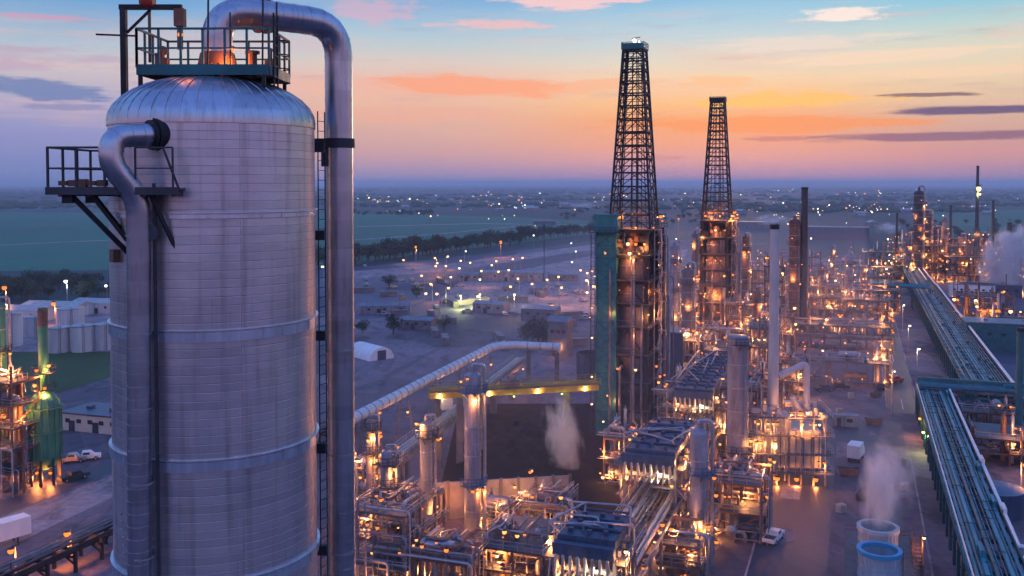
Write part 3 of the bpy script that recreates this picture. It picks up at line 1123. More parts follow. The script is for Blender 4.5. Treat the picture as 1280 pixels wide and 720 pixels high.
def hdrum(parent, c, r, L, m, axis="x", name="drum"):
    mb = MB()
    ax = Vector((1, 0, 0)) if axis == "x" else Vector((0, 1, 0))
    c = Vector(c)
    pr = [(-.5 * L - r * .45, r * .1), (-.5 * L - r * .3, r * .7), (-.5 * L, r), (.5 * L, r), (.5 * L + r * .3, r * .7), (.5 * L + r * .45, r * .1)]
    for (t0, r0), (t1, r1) in zip(pr[:-1], pr[1:]):
        mb.cyl(c + ax * t0, c + ax * t1, r0, r1, 16, caps=False)
    d = mb.build(name, m, parent)
    mb = MB()
    for t in (-.3, .3):
        mb.box(c + ax * L * t + Vector((0, 0, -r * .95)), (.4 if axis == "x" else r * 1.5, r * 1.5 if axis == "x" else .4, r * .9))
    mb.build("saddle", "concrete", d)
    return d


def plant_unit(label, px, py, w, d, h, nlev, seed, lamps=14, lit=4, energy=450, pipes=9, drums=2, verts=2, frame="steel", rz=None, cat="process unit", deckm="deck", glow="amber", lr=(.2, .32), rail=True, loc=None, over=3.0, name="process_unit", dim=False):
    """open steel structure: columns, beams, braces, decks, handrails, drums, small uprights, pipework and lamps.
    the root is at the middle of its front edge; local +y runs away along the plant grid"""
    rr = random.Random(seed)
    o = thing(name, G(px, py) if loc is None else loc, -PHI if rz is None else rz, label, cat)
    nx, ny = max(2, round(w / 5.5) + 1), max(2, round(d / 6) + 1)
    X = [-w / 2 + w * i / (nx - 1) for i in range(nx)]
    Yv = [d * j / (ny - 1) for j in range(ny)]
    Z = [h * (k + 1) / nlev for k in range(nlev)]
    mb = MB()
    for i, x in enumerate(X):
        for j, y in enumerate(Yv):
            hh = h + (rr.choice([0, 0, over]) if i in (0, nx - 1) else 0)
            mb.box((x, y, hh / 2), (.34, .34, hh))
    for z in Z:
        for y in Yv:
            mb.box((0, y, z - .2), (w - .36, .22, .36))
        for x in X:
            mb.box((x, d / 2, z - .2), (.22, d - .36, .36))
    zz = [0] + Z
    for k in range(nlev):
        for i in range(nx - 1):
            if rr.random() < .4:
                mb.bar((X[i], -.02, zz[k]), (X[i + 1], -.02, zz[k + 1] - .3), .2)
        for j in range(ny - 1):
            if rr.random() < .5:
                mb.bar((X[-1] + .02, Yv[j], zz[k]), (X[-1] + .02, Yv[j + 1], zz[k + 1] - .3), .2)
    mb.build("frame", frame, o)
    for k, z in enumerate(Z):
        x0 = -w / 2 - .6 if rr.random() < .6 else X[min(1, nx - 2)]
        x1 = w / 2 + .6 if rr.random() < .7 else X[-2] if nx > 2 else w / 2
        if x1 - x0 < 2:
            x0, x1 = -w / 2, w / 2
        y1 = d + .5 if rr.random() < .6 else d * .6
        MB().box(((x0 + x1) / 2, (y1 - .6) / 2, z + .05), (x1 - x0, y1 + .6, .08)).build("deck", deckm, o)
        if rail:
            MB().rail([(x0, y1, z + .1), (x0, -.6, z + .1), (x1, -.6, z + .1), (x1, y1, z + .1)], 1.1, 2.2, .085).build("handrail", "galv", o)
    pm = ["vessel", "dark", "steel", "dark", "rust", "drum"] if dim else ["vessel", "galv", "steel", "jacket", "rust", "drum"]
    for k in range(pipes):
        r = rr.choice([.06, .08, .1, .14, .18, .25])
        z = rr.choice([0] + Z) + rr.uniform(.5, 1.8)
        x = rr.uniform(-w / 2, w / 2)
        y = rr.uniform(-1.2, d * .5)
        x2 = rr.uniform(-w / 2, w / 2)
        z2 = min(h + 2.5, max(.6, rr.choice([0] + Z) + rr.uniform(.4, 2.4)))
        t = rr.random()
        if t < .4:
            pts = [(x, y, .2), (x, y, z2), (x2, y, z2), (x2, d * .8, z2)]
        elif t < .75:
            pts = [(x, y, z), (x, y, h + rr.uniform(.5, 2.5)), (x, y + rr.uniform(2, d * .6 + 2), h + 1), (x, d * .8, z)]
        else:
            pts = [(-w / 2 - 1, y - .4, z), (w / 2 + 1, y - .4, z), (w / 2 + 1, y - .4, .3)]
        MB().tube(smooth_path(pts, .7, 4), r, 8).build("pipe", rr.choice(pm), o)
    for k in range(drums):
        r = rr.uniform(.6, 1.1)
        L = min(w * .6, rr.uniform(3.5, 6))
        z = rr.choice([0.4] + Z[:-1] if nlev > 1 else [0.4, Z[0]]) + .1 + r * 1.35
        hdrum(o, (rr.uniform(-w * .2, w * .2), rr.uniform(.8, d * .7), z), r, L, rr.choice(["jacket", "vessel", "drum", "galv"]), rr.choice(["x", "x", "y"]))
    for k in range(verts):
        r = rr.uniform(.3, .6)
        x, y = rr.uniform(-w * .42, w * .42), rr.uniform(.5, d * .8)
        t = h + rr.uniform(.5, over + 2)
        MB().lathe([(r, .2), (r, t - r), (r * .8, t - r * .5), (r * .3, t - r * .1), (r * .25, t + .5)], 16, (x, y, 0)).build("upright_vessel", rr.choice(pm), o)
    for k in range(min(26, int(w * d / 14) + 3)):
        z = rr.choice([0] + Z) + .1
        pump(o, (rr.uniform(-w / 2, w / 2), rr.uniform(-.2, d * .8), z), rr.uniform(.6, 1.5), rr.choice(["rust", "steel", "tealdk", "dark"]), rr.choice([0, PI / 2]), rr.randrange(3))
    for k in range(lamps):
        z = rr.choice(zz) + rr.uniform(1.8, 2.9)
        if rr.random() < .65:
            p = (rr.uniform(-w / 2 - .6, w / 2 + .6), -.8, z)
        else:
            p = (rr.choice([-w / 2 - .7, w / 2 + .7]), rr.uniform(0, d), z)
        lamp(o, p, glow if rr.random() < .65 else "orange", rr.uniform(*lr), 0)
        if k < lit:
            point_light(o, (p[0] * .85, rr.uniform(-1.6, d * .5), z - .6), glow, energy)
    return o


PUMPS = {}


def pump(root, p, size, m, rz, kind):
    """small skid: motor and casing, valve box or filter pot"""
    if (kind, m) not in PUMPS:
        mb = MB()
        if kind == 0:
            mb.box((0, 0, .08), (1.5, .7, .16)).cyl((-.65, 0, .5), (.1, 0, .5), .3, .3, 10).cyl((.1, 0, .5), (.3, 0, .5), .12, .12, 8).cyl((.3, 0, .5), (.6, 0, .5), .38, .34, 10).cyl((.45, 0, .5), (.45, 0, 1.2), .12, .12, 8)
        elif kind == 1:
            mb.box((0, 0, .5), (.7, .45, 1.0)).box((0, -.05, 1.03), (.8, .6, .06)).cyl((-.2, 0, 1.0), (-.2, 0, 1.35), .06, .06, 6).bar((.2, 0, 1), (.2, 0, 1.6), .06)
        else:
            mb.lathe([(.3, 0), (.42, .15), (.42, .95), (.28, 1.2), (.1, 1.26), (.1, 1.5)], 12).cyl((-.8, 0, .4), (.8, 0, .4), .1, .1, 8).cyl((-.55, 0, .4), (-.48, 0, .4), .2, .2, 8).cyl((.48, 0, .4), (.55, 0, .4), .2, .2, 8)
        PUMPS[(kind, m)] = mb.mesh("pump_skid", M[m])
    q = bpy.data.objects.new("pump_skid", PUMPS[(kind, m)])
    COL.objects.link(q)
    q.parent = root
    q.location = p
    q.scale = (size, size, size)
    q.rotation_euler = (0, 0, rz)
    return q


def air_cooler(label, a0, a1, b, w, z, seed, lamps=6, m="bluer", fans=3):
    """air-cooler bank on the long pipe rack: legs, plenum boxes, sloping header, fan rings"""
    rr = random.Random(seed)
    o = thing("air_cooler", GR(a0, b, 0), -PHI, label, "air cooler")
    L = a1 - a0
    mb = MB()
    for y in [L * i / 4 for i in range(5)]:
        for x in (-w / 2, w / 2):
            mb.box((x, y, z / 2 - .8), (.4, .4, z - 1.6))
        mb.box((0, y, z - 3.4), (w - .42, .3, .5))
        mb.box((0, y, z - 8.4), (w - .42, .3, .5))
    for x in (-w / 2, w / 2):
        for zz in (z - 3.4, z - 8.4):
            mb.box((x, L / 2, zz), (.3, L - .42, .45))
        for i in range(4):
            if i % 2 == 0:
                mb.bar((x, L * i / 4, z - 8), (x, L * (i + 1) / 4, z - 3.8), .2)
    mb.build("frame", "steel", o)
    n = max(3, round(L / 3.6))
    for i in range(n):
        y0 = L * i / n
        mb = MB().box((0, y0 + L / n * .46, z - .45), (w, L / n * .84, .9))
        mb.box((0, y0 + L / n * .46, z + .06), (w * .97, L / n * .76, .12))
        for k in range(3):
            mb.box((-w * .3 + w * .3 * k + rr.uniform(-.2, .2), y0 + L / n * (.3 + .3 * rr.random()), z + .35), (.5, .5, .5))
        mb.tube([(-w * .46, y0 + L / n * .92, z + .35), (w * .46, y0 + L / n * .92, z + .35)], .13, 8)
        bay = mb.build("tube_bay", m, o)
        mb = MB()
        for k in range(fans):
            mb.ring((-w / 2 + w * (k + .5) / fans, y0 + L / n * .46, z - 1.5), w / fans * .36, w / fans * .4, .58, 18)
        mb.build("fan_ring", "dark", bay)
    MB().box((0, -.7, z - 1.0), (w + .3, 1.0, 1.3)).build("header_box", m, o)
    for x in (-w / 2 - .8, w / 2 + .8):
        MB().box((x, L / 2, z - 2.2), (1.2, L + 1.6, .1)).build("walkway", "deck", o)
        sx = x + math.copysign(.55, x)
        MB().rail([(sx, -.8, z - 2.15), (sx, L + .8, z - 2.15)], 1.1, 1.8, .09).build("handrail", "galv", o)
    MB().box((0, L / 2, z - 3.1), (w, L, .1)).build("deck", "deck", o)
    for k in range(8):
        x = -w / 2 + w * (k + .5) / 8
        MB().tube(smooth_path([(x, -1.0, z - 3), (x, -1.9, z - 1.2), (x, -1.9, z - 4.0), (x, 1.0, z - 4.0)], .5, 4), .16, 8).build("header_pipe", "jacket" if k % 2 else "cream", o)
    for k in range(5):
        x = rr.uniform(-w / 2, w / 2)
        MB().tube(smooth_path([(x, rr.uniform(0, L), z - 2), (x, rr.uniform(0, L), z + rr.uniform(.8, 2)), (rr.choice([-1, 1]) * (w / 2 + 1.4), rr.uniform(0, L), z + 1), (rr.choice([-1, 1]) * (w / 2 + 1.4), rr.uniform(0, L), z - 7)], .5, 4), .13, 8).build("vent_pipe", "galv", o)
    for k in range(2):
        lamp(o, ((-.35 + .6 * k) * w, -1.5, z - 2.7), "warmwhite" if k else "amber", .26, 320)
    for k in range(lamps):
        lamp(o, (rr.choice([-w / 2 - 1.2, w / 2 + 1.2]), rr.uniform(0, L), z - rr.choice([.8, 6, 10])), "amber", rr.uniform(.18, .28), 380 if k % 2 == 0 else 0)
    return o

# ================================================================== PIPE RACKS
M["rackblue"] = mat("blue_green_rack_paint", (0.008, 0.19, 0.25), 0.5, 0.0, 0.45, 0.4, stretch=(2, .2, 1))
M["rackdark"] = mat("dark_rack_paint", (0.01, 0.075, 0.1), 0.5, 0.0, 0.4, 0.5)


def pipe_rack(label, a0, a1, b0, b1, h, seed, npipes=10, bay=6.0, fm="rackdark", pm=("rackblue", "rackdark", "tealdk", "rackblue", "bluer", "rackblue"), low=True, tray=True, rz=-PHI, org=None, cat="pipe rack", pr=(.09, .4)):
    rr = random.Random(seed)
    w, L = b1 - b0, a1 - a0
    o = thing("pipe_rack", GR(a0, (b0 + b1) / 2) if org is None else org, rz, label, cat)
    nb = int(L / bay)
    src = None
    for i in range(nb + 1):
        if src is None:
            mb = MB()
            for x in (-w / 2 + .3, w / 2 - .3):
                mb.box((x, 0, h / 2), (.4, .4, h))
            mb.box((0, 0, h - .25), (w - .98, .34, .5))
            if low:
                mb.box((0, 0, h * .62), (w - .98, .3, .4))
            mb.bar((-w / 2 + .3, .0, h * .3), (0, .0, h * .6), .2)
            mb.bar((w / 2 - .3, .0, h * .3), (0, .0, h * .6), .2)
            src = mb.build("bent", fm, o)
            src.location = (0, 0, 0)
        else:
            c = src.copy()
            COL.objects.link(c)
            c.parent = o
            c.location = (0, i * L / nb, 0)
    mb = MB()
    for x in (-w / 2 + .1, w / 2 - .1):
        mb.box((x, L / 2, h + .05), (.22, L, .55))
    mb.build("edge_beam", fm, o)
    for k in range(npipes):
        x = -w / 2 + .7 + (w - 1.4) * (k + .5) / npipes
        r = rr.uniform(*pr)
        mb = MB()
        z = h + .32 + r
        pts = [(x, 0, z)]
        y = 0
        while y < L - 40 and rr.random() < .5:
            y += rr.uniform(15, 60)
            if y < L - 10:
                s = rr.choice([-.3, .3])
                pts += [(x, y, z), (x, y, z + .9), (x, y + 3, z + .9), (x, y + 3, z)]
                y += 3
        pts.append((x, L, z))
        mb.tube(pts, r, 8)
        mb.build("pipe", rr.choice(pm), o)
        if low and k % 2 == 0:
            MB().tube([(x, 0, h * .62 + .3 + r), (x, L, h * .62 + .3 + r)], r, 8).build("pipe", rr.choice(pm), o)
    if tray:
        y = 0
        sm = MB().box((0, 0, 0), (1, .12, .1)).mesh("pipe_clamp", M[fm])
        while y < L:
            q = bpy.data.objects.new("pipe_clamp", sm)
            COL.objects.link(q)
            q.parent = o
            q.location = (rr.uniform(-w * .3, w * .3), y, h + 1.0)
            q.scale = (rr.uniform(.8, w * .35), 1, 1)
            y += rr.uniform(2, 6)
        mb = MB()
        mb.rail([(-w / 2 + .1, 0, h + .3), (-w / 2 + .1, L, h + .3)], 1.1, 3, .08)
        mb.build("handrail", pm[0], o)
    return o


o = pipe_rack("near blue elevated pipe rack crossing the bottom right corner", 60, 246, 13.4, 20.6, 6.4, 11, 10)
L = 186
mb = MB()
pts = [(3.45, 0, 7.6)]
for y in (30, 75, 92, 118):
    pts += [(3.45, y, 7.6), (4.6, y, 7.6), (4.6, y + 4, 7.6), (3.45, y + 4, 7.6)] if y in (75,) else [(3.45, y, 7.6), (3.45, y, 8.3), (3.45, y + 2.5, 8.3), (3.45, y + 2.5, 7.6)]
pts += [(3.45, L, 7.6)]
mb.tube(pts, .26, 8)
mb.build("white_pipe", "white", o)
MB().tube([(-3.2, 0, 7.3), (-3.2, L, 7.3)], .12, 8).build("white_pipe", "white", o)
for y, x in ((150, -3.9), (162, -3.9)):
    lamp(o, (x, y, 4.5), "greenlit" if y == 150 else "amber", .3, 500)
o = pipe_rack("far blue elevated pipe rack running away to the distant refinery", 240, 690, 24.6, 35.4, 6.4, 12, 14, 6.5)
L = 450
MB().tube([(5.2, 2, 7.8), (5.2, L * .55, 7.8), (4.7, L * .56, 7.8), (4.7, L, 7.8)], .34, 8).build("white_pipe", "white", o)
MB().tube([(2.2, L * .6, 7.8), (2.2, L, 7.8)], .34, 8).build("white_pipe", "white", o)
o = pipe_rack("blue green rack crossing to the right where the near and far racks meet", 0, 60, -3.5, 3.5, 7.3, 13, 7, 6, rz=-PHI - PI / 2, org=GR(243, 14))
MB().box((-2.9, 30, 8.6), (.9, 60, .9)).build("cable_tray", "tealdk", o)
pipe_rack("dark high rack bridging the service road at the far end", 0, 42, -4.5, 4.5, 9.5, 14, 8, 7, rz=-PHI - PI / 2, org=GR(455, -12))
pipe_rack("long central pipe rack under the air coolers", 62, 330, -31.2, -23.8, 8.2, 15, 9, 7.0, fm="steel", pm=("jacket", "galv", "steel", "rust", "cream"))
pipe_rack("dark low pipe track by the road in the bottom left corner", 50, 190, -107.5, -103, 3.6, 16, 5, 5, fm="black", pm=("black", "dark", "steel"), tray=False)

# ================================================================== AIR COOLERS
air_cooler("nearest blue roofed air cooler bank at the bottom centre", 100.5, 109.5, -27.6, 6.6, 16, 21, 5)
air_cooler("long blue roofed air cooler bank beside the coke pit", 137, 156, -28.0, 7.4, 16, 22, 10)
air_cooler("farther blue roofed air cooler bank right of the nearest coking tower", 186, 226, -29.5, 7.5, 15, 23, 8)
air_cooler("small blue air cooler bank right of the long bank at the bottom edge", 95, 108, -16.0, 5.2, 7.5, 24, 3, fans=2)

# ================================================================== HEATER WITH WHITE STACK
hp = G(986, 607)
o = thing("fired_heater", hp, -PHI * .25, "brightly lit fired heater box with platforms under the pale grey smokestack", "heater")
w, d = 13.0, 10.0
mb = MB()
for x in [-w / 2 + w * i / 6 for i in range(7)]:
    for y in (0, d):
        mb.box((x, y, 6.2), (.3, .3, 12.4))
for z in (2.4, 5.8, 9.2, 12.4):
    for y in (0, d):
        mb.box((0, y, z), (w - .3, .25, .3))
mb.build("frame", "steel", o)
MB().box((0, d / 2 + .2, 6.4), (w - 1.2, d - 1.4, 6.6)).build("radiant_box", "cream", o)
mb = MB().box((-2.5, d / 2, 10.9), (6.5, 5, 2.3))
mb.cyl((-2.5, d / 2, 12.05), (-2.5, d / 2, 13.4), 2.2, 1.2, 16)
mb.build("convection_box", "jacket", o)
mb = MB()
for i in range(9):
    mb.box((-w / 2 + 1.0 + i * (w - 2) / 8, .82, 6.4), (.18, .14, 6.4))
mb.build("box_stiffener", "steel", o)
for z, e in ((2.55, 1.6), (5.9, 1.3), (9.3, 1.3), (12.5, .8)):
    MB().box((0, .1 - e / 2, z), (w + 2.2, e, .1)).box((w / 2 + .7, d / 2, z), (1.0, d, .1)).build("deck", "deck", o)
    MB().rail([(-w / 2 - 1, .1 - e, z + .05), (w / 2 + 1.1, .1 - e, z + .05), (w / 2 + 1.1, d, z + .05)], 1.1, 1.6, .08).build("handrail", "galv", o)
for i in range(8):
    MB().cyl((-w / 2 + .9 + i * (w - 1.8) / 7, d * .4, 1.5), (-w / 2 + .9 + i * (w - 1.8) / 7, d * .4, 3.1), .5, .6, 10).build("burner", "dark", o)
for k, x in enumerate((-5.4, -2.2, 1.2, 4.6)):
    lamp(o, (x, -.9, 1.5), "orange", .42, 260)
rr = random.Random(4)
for k in range(26):
    z = rr.choice([4.6, 8.0, 11.5, 13.6])
    lamp(o, (rr.uniform(-w / 2 - .5, w / 2 + .8), -1.0, z), rr.choice(["amber", "orange", "amber"]), rr.uniform(.2, .3), 200 if k % 2 == 0 else 0)
for k in range(10):
    x = rr.uniform(-w / 2, w / 2)
    MB().tube(smooth_path([(x, -.3, rr.uniform(.5, 3)), (x, -.3, rr.uniform(8, 13)), (x, 3, rr.uniform(12.5, 14))], .5, 4), rr.uniform(.12, .25), 8).build("pipe", rr.choice(["jacket", "cream", "galv"]), o)
mb = MB()
for k in range(16):
    mb.box((rr.uniform(-w / 2, w / 2), rr.uniform(0, d), 13.0 + rr.uniform(-.3, .6)), (rr.uniform(.4, 1.6), rr.uniform(.4, 1.6), rr.uniform(.5, 1.4)))
mb.build("roof_gear", "jacket", o)
sp = P(969, 505, hp.y + 5)
chimney("slender pale grey smokestack standing on the lit fired heater", 969, 505, 1.02, .78, 47.3 - 12.9, "greypaint", Y=hp.y + 5, z0=12.9, plats=())
o = thing("flue_duct", (sp.x, sp.y, 0), 0, "white flue duct bent over like an inverted L beside the white smokestack", "duct")
q0, q1, q2 = P(974, 470, sp.y), P(1008, 454, sp.y), P(1008, 512, sp.y)
sv = Vector((sp.x, sp.y, 0))
MB().tube(smooth_path([q0 - sv, q1 - sv, q2 - sv], 1.0, 5), .62, 14).build("duct", "greypaint", o)
q3, q4 = P(990, 496, sp.y - .8), P(1004, 520, sp.y - .8)
MB().tube([q3 - sv, q4 - sv], .55, 14).build("branch_duct", "greypaint", o)
mb = MB()
mb.bar((q2.x - sp.x, 0, q2.z), (q2.x - sp.x, 0, 12), .35)
mb.build("support", "steel", o)

# ================================================================== DARK STACK, RED COLUMN AND COLUMNS
chimney("tall dark slender smokestack beyond the white one", 1004, 418, 1.45, 1.15, 53.5, "dark", plats=(), seed=8)
vessel("reddish lamplit column standing left of the dark smokestack", 992, 418, 1.9, 42, "rust", (12, 19, 26, 33, 40), 3, lights=700, nl=4, cat="column")
vessel("pale mauve column with flat top right of the near coking tower", 921, 628, 1.75, 29, "vessel", (27.5, 9), 4, lights=200, nl=2, dome=False, ohp=False)
vessel("slimmer grey column with blue ring platform near the bottom centre", 873, 715, 1.3, 20.5, "vessel", (14.2, 5), 5, lights=300, nl=2, platm="bluep")
vessel("tall pale column in front of the yellow crane beam", 591, 706, 1.22, 28, "vessel", (25.2, 11.8, 4), 6, lights=420, nl=2, platm="bluep")
vessel("shorter pale column left of the tall pale one before the pit wall", 533, 700, .9, 20.5, "concrete", (18.2, 6), 7, lights=420, nl=3)
vessel("thin pale column at the left end of the pit wall", 484, 716, .78, 17.5, "vessel", (12.5, 15.5, 5), 8, lights=420, nl=3)
vessel("thin grey column behind the leftmost pipework", 464, 690, .7, 20.0, "steel", (15, 18.5), 9, lights=420, nl=3)
for i, (px, py, r, h, lab) in enumerate((
        (859, 470, 1.7, 31, "pinkish column between the two coking towers"),
        (842, 452, 1.3, 36, "thin lamplit column right behind the near coking tower"),
        (868, 430, 1.2, 38, "tall thin lamplit column just left of the far coking tower"),
        (931, 418, 1.2, 36, "lamplit column touching the right side of the far coking tower"),
        (1026, 398, 1.7, 22, "short lamplit column right of the dark smokestack"),
        (1060, 398, 1.6, 26, "lamplit column with tall thin head right of the short one"),
        (1040, 372, 1.3, 24, "small lamplit column between the two right of the dark smokestack"),
        (945, 465, 1.1, 24, "thin lamplit column left of the white smokestack"),
        (1078, 385, 1.0, 18, "small column at the right end of the lamplit units"))):
    vessel(lab, px, py, r, h, ["drum", "vessel", "steel", "rust"][i % 4], (h * .35, h * .6, h * .85), i + 30, lights=500, nl=4)

# dark panel building right of near coker
pp = G(841, 500)
o = thing("switch_house", pp, -PHI, "dark blue windowless panel building right of the near coking tower", "building")
MB().box((0, 4, 8.5), (5, 8, 17)).build("wall", "bluer", o)
MB().box((0, 4, 17.15), (5.4, 8.4, .3)).build("roof", "roofdk", o)

# ================================================================== PROCESS UNITS
units = [
    # label, px, py, w, d, h, nlev, lamps
    ("dense pipework structure at the bottom left of the plant beside the thick pipe", 476, 742, 7, 10, 11, 3, 16),
    ("dense pipework structure in front of the shorter pale column", 548, 752, 8, 8, 5.5, 1, 12),
    ("pipework structure right of the tall pale column at the bottom edge", 640, 742, 9, 12, 6, 2, 14),
    ("narrow pipework structure between the thin pale column and the thick pipe", 458, 668, 5, 8, 10, 3, 14),
    ("narrow pipework structure between the two leftmost pale columns", 512, 690, 5, 7, 7.5, 2, 12),
    ("narrow pipework structure right beside the tall pale column's foot", 612, 688, 5, 6, 5.0, 1, 9),
    ("narrow lamplit pipework structure left of the slimmer grey column", 838, 690, 3.5, 9, 8, 2, 9),
    ("reddish exchanger structure between the pit wall and the nearest air cooler", 672, 672, 7, 10, 4.5, 1, 10),
    ("lamplit pump structure below the long air cooler bank", 850, 735, 5, 14, 6, 2, 10),
    ("orange lamplit structure right of the slimmer grey column", 918, 676, 8, 12, 9, 2, 18),
    ("tall lamplit structure left of the fired heater", 922, 600, 6.5, 12, 17, 4, 20),
    ("lamplit structure right at the foot of the near coking tower", 846, 560, 8, 16, 11, 3, 22),
    ("lamplit structure behind the pale mauve column", 905, 510, 9, 14, 14, 3, 22),
    ("lamplit structure behind the fired heater", 946, 540, 9, 12, 12, 3, 22),
    ("lamplit structure at the foot of the white smokestack", 985, 498, 8, 10, 9, 2, 14),
    ("low lamplit pipe bay with white drums beside the open yard", 1058, 482, 21, 8, 6.5, 1, 18),
    ("middle lamplit pipe bay beside the open yard", 1040, 437, 36, 9, 8, 2, 30),
    ("farther lamplit pipe bay with bright front beside the service road", 1052, 402, 34, 12, 8.5, 2, 30),
    ("lamplit structure between white stack and reddish column", 958, 462, 14, 12, 16, 3, 26),
    ("lamplit structure below the far coking tower", 895, 470, 14, 12, 13, 3, 26),
    ("lamplit structure between the two coking towers", 852, 440, 12, 14, 20, 4, 24),
    ("lamplit structure behind the dark smokestack", 1020, 380, 30, 14, 12, 3, 28),
    ("lamplit structure right behind the far coking tower", 948, 400, 16, 16, 20, 4, 26),
    ("slim lamplit structure just left of the pale grey smokestack", 950, 505, 5, 10, 19, 4, 20),
    ("lamplit structure right beside the dark panel building", 868, 500, 6, 12, 15, 3, 18),
    ("lamplit structure in front of the far coking tower's right leg", 925, 455, 8, 12, 18, 4, 20),
    ("tall narrow lamplit structure between the reddish column and the far coking tower", 966, 425, 6, 12, 26, 5, 22),
    ("lamplit structure right of the dark smokestack with high top", 1032, 415, 10, 10, 17, 4, 20),
    ("lamplit structure near the right end of the middle pipe bay", 1080, 420, 12, 10, 13, 3, 20),
    ("long low lamplit bay behind the bright fronted one", 1060, 388, 40, 10, 9, 2, 24),
    ("lamplit structure far behind the pale grey smokestack", 985, 352, 34, 14, 14, 3, 24),
    ("lamplit structure just left of the far coking tower", 866, 402, 14, 14, 18, 3, 22),
    ("dim structure far between the two coking towers", 850, 372, 22, 14, 13, 3, 20),
    ("lamplit structure at the left foot of the near coking tower", 772, 610, 5, 8, 9, 2, 12),
    ("cluttered structure right of the long air cooler bank", 866, 620, 5, 12, 10, 3, 16),
    ("cluttered lamplit structure beside the farther air cooler", 905, 560, 6, 14, 12, 3, 18),
    ("distant lamplit structure left of the far rack end", 1075, 360, 30, 16, 11, 2, 26),
]
for i, (lab, px, py, w, d, h, nl, nlamp) in enumerate(units):
    Y = G(px, py).y
    plant_unit(lab, px, py, w, d, h, nl, 100 + i, lamps=nlamp, lit=max(4, nlamp // 4), energy=330 + Y * 1.6, pipes=34 if Y < 200 else 16,
               drums=3 if Y < 280 else 1, verts=3, frame=["steel", "rust", "dark", "steel"][i % 4], lr=(.13, .32) if Y < 260 else (.16, .42), rail=Y < 420, over=1.0 if Y < 150 else 3.0)

# ================================================================== COKE PIT, CRANE, CONVEYORS
wl, wr = G(470, 655), G(712, 640)
dirw = (wr - wl).normalized()
ang = math.atan2(dirw.y, dirw.x)
o = thing("pit_wall", wl, ang, "long pale concrete panel wall along the front of the black coke pit", "wall")
Lw = (wr - wl).length
mb = MB()
npan = 11
for i in range(npan):
    mb.box((Lw * (i + .5) / npan, 0, 3.1), (Lw / npan - .14, .45, 6.2))
mb.build("wall_panel", "concrete", o)
mb = MB()
for i in range(npan + 1):
    mb.box((Lw * i / npan, -.32, 3.25), (.45, .5, 6.5))
mb.build("buttress", "concdark", o)
for x in (Lw * .2, Lw * .35):
    point_light(o, (x, -3, 4), "orange", 350)

sheet("coke_pit", [wl + Vector((9, 1.5, 0)), wr + Vector((9, 1.5, 0)), G(752, 505), G(610, 505)], 0.09, "coke", "black coke covered floor of the pit")
mb = MB()
rr = random.Random(9)
# heaped coke: height field
cx0, cx1, cy0, cy1 = wl.x + 9, wr.x + 8, wl.y + 2, wl.y + 84
nx, ny = 60, 50
vs = []
for j in range(ny + 1):
    for i in range(nx + 1):
        u, v = i / nx, j / ny
        x, y = cx0 + (cx1 - cx0) * u, cy0 + (cy1 - cy0) * v
        e = min(1, 2.5 * min(u, 1 - u, v, 1 - v))
        z = e * (1.1 + 1.0 * v + 2.6 * noise.noise((x * .07, y * .07, 1.3)) + 1.3 * noise.noise((x * .4, y * .4, 5)) + .3 * noise.noise((x * 1.3, y * 1.3, 2)))
        vs.append((x, y, max(z, .12 if 0 < e else .1)))
mb.add(vs, [(j * (nx + 1) + i, j * (nx + 1) + i + 1, (j + 1) * (nx + 1) + i + 1, (j + 1) * (nx + 1) + i) for j in range(ny) for i in range(nx)])
tag(mb.build("coke_heap", "coke"), "rough black heap of petroleum coke lying in the pit", "coke", None, "stuff")

# yellow bridge crane
c0, c1 = P(536, 492, 186), P(746, 496, 194)
o = thing("bridge_crane", (c0.x, c0.y, 0), math.atan2(c1.y - c0.y, c1.x - c0.x), "yellow overhead bridge crane spanning the black coke pit", "crane")
Lc = (c1 - c0).length
zc = c0.z
mb = MB()
for y in (-.9, .9):
    mb.box((Lc / 2, y, zc), (Lc, .5, 1.7))
for i in range(9):
    mb.box((Lc * i / 8, 0, zc - .5), (.3, 1.28, .5))
mb.build("girder", "yellow", o)
MB().box((Lc / 2, -1.6, zc + .55), (Lc, .9, .1)).build("walkway", "deck", o)
MB().rail([(0, -2.0, zc + .6), (Lc, -2.0, zc + .6)], 1.1, 2.0, .09).rail([(0, 1.2, zc + .9), (Lc, 1.2, zc + .9)], 1.1, 2.0, .09).build("handrail", "yellow", o)
t = MB().box((Lc * .47, 0, zc + 1.5), (3.4, 2.6, 1.2)).box((Lc * .47 + .4, 0, zc + 2.4), (1.6, 1.4, .7)).build("trolley", "steel", o)
MB().box((Lc * .1, -.2, zc - 2.0), (2.2, 1.8, 2.2)).build("cab", "cream", o)
for k in range(7):
    lamp(o, (Lc * (k + .4) / 7, -1.4, zc - 1.1 if k % 2 else zc + .1), "warmwhite" if k % 2 == 0 else "greenlit", .2, 160)
for x, y in ((2.0, 1.6), (5.8, -1.6), (10.5, 2.0), (Lc - 6, 2)):
    mb = MB()
    mb.box((x, y, (zc - .9) / 2), (1.3, 1.0, zc - .9))
    mb.build("runway_column", "concdark", o)

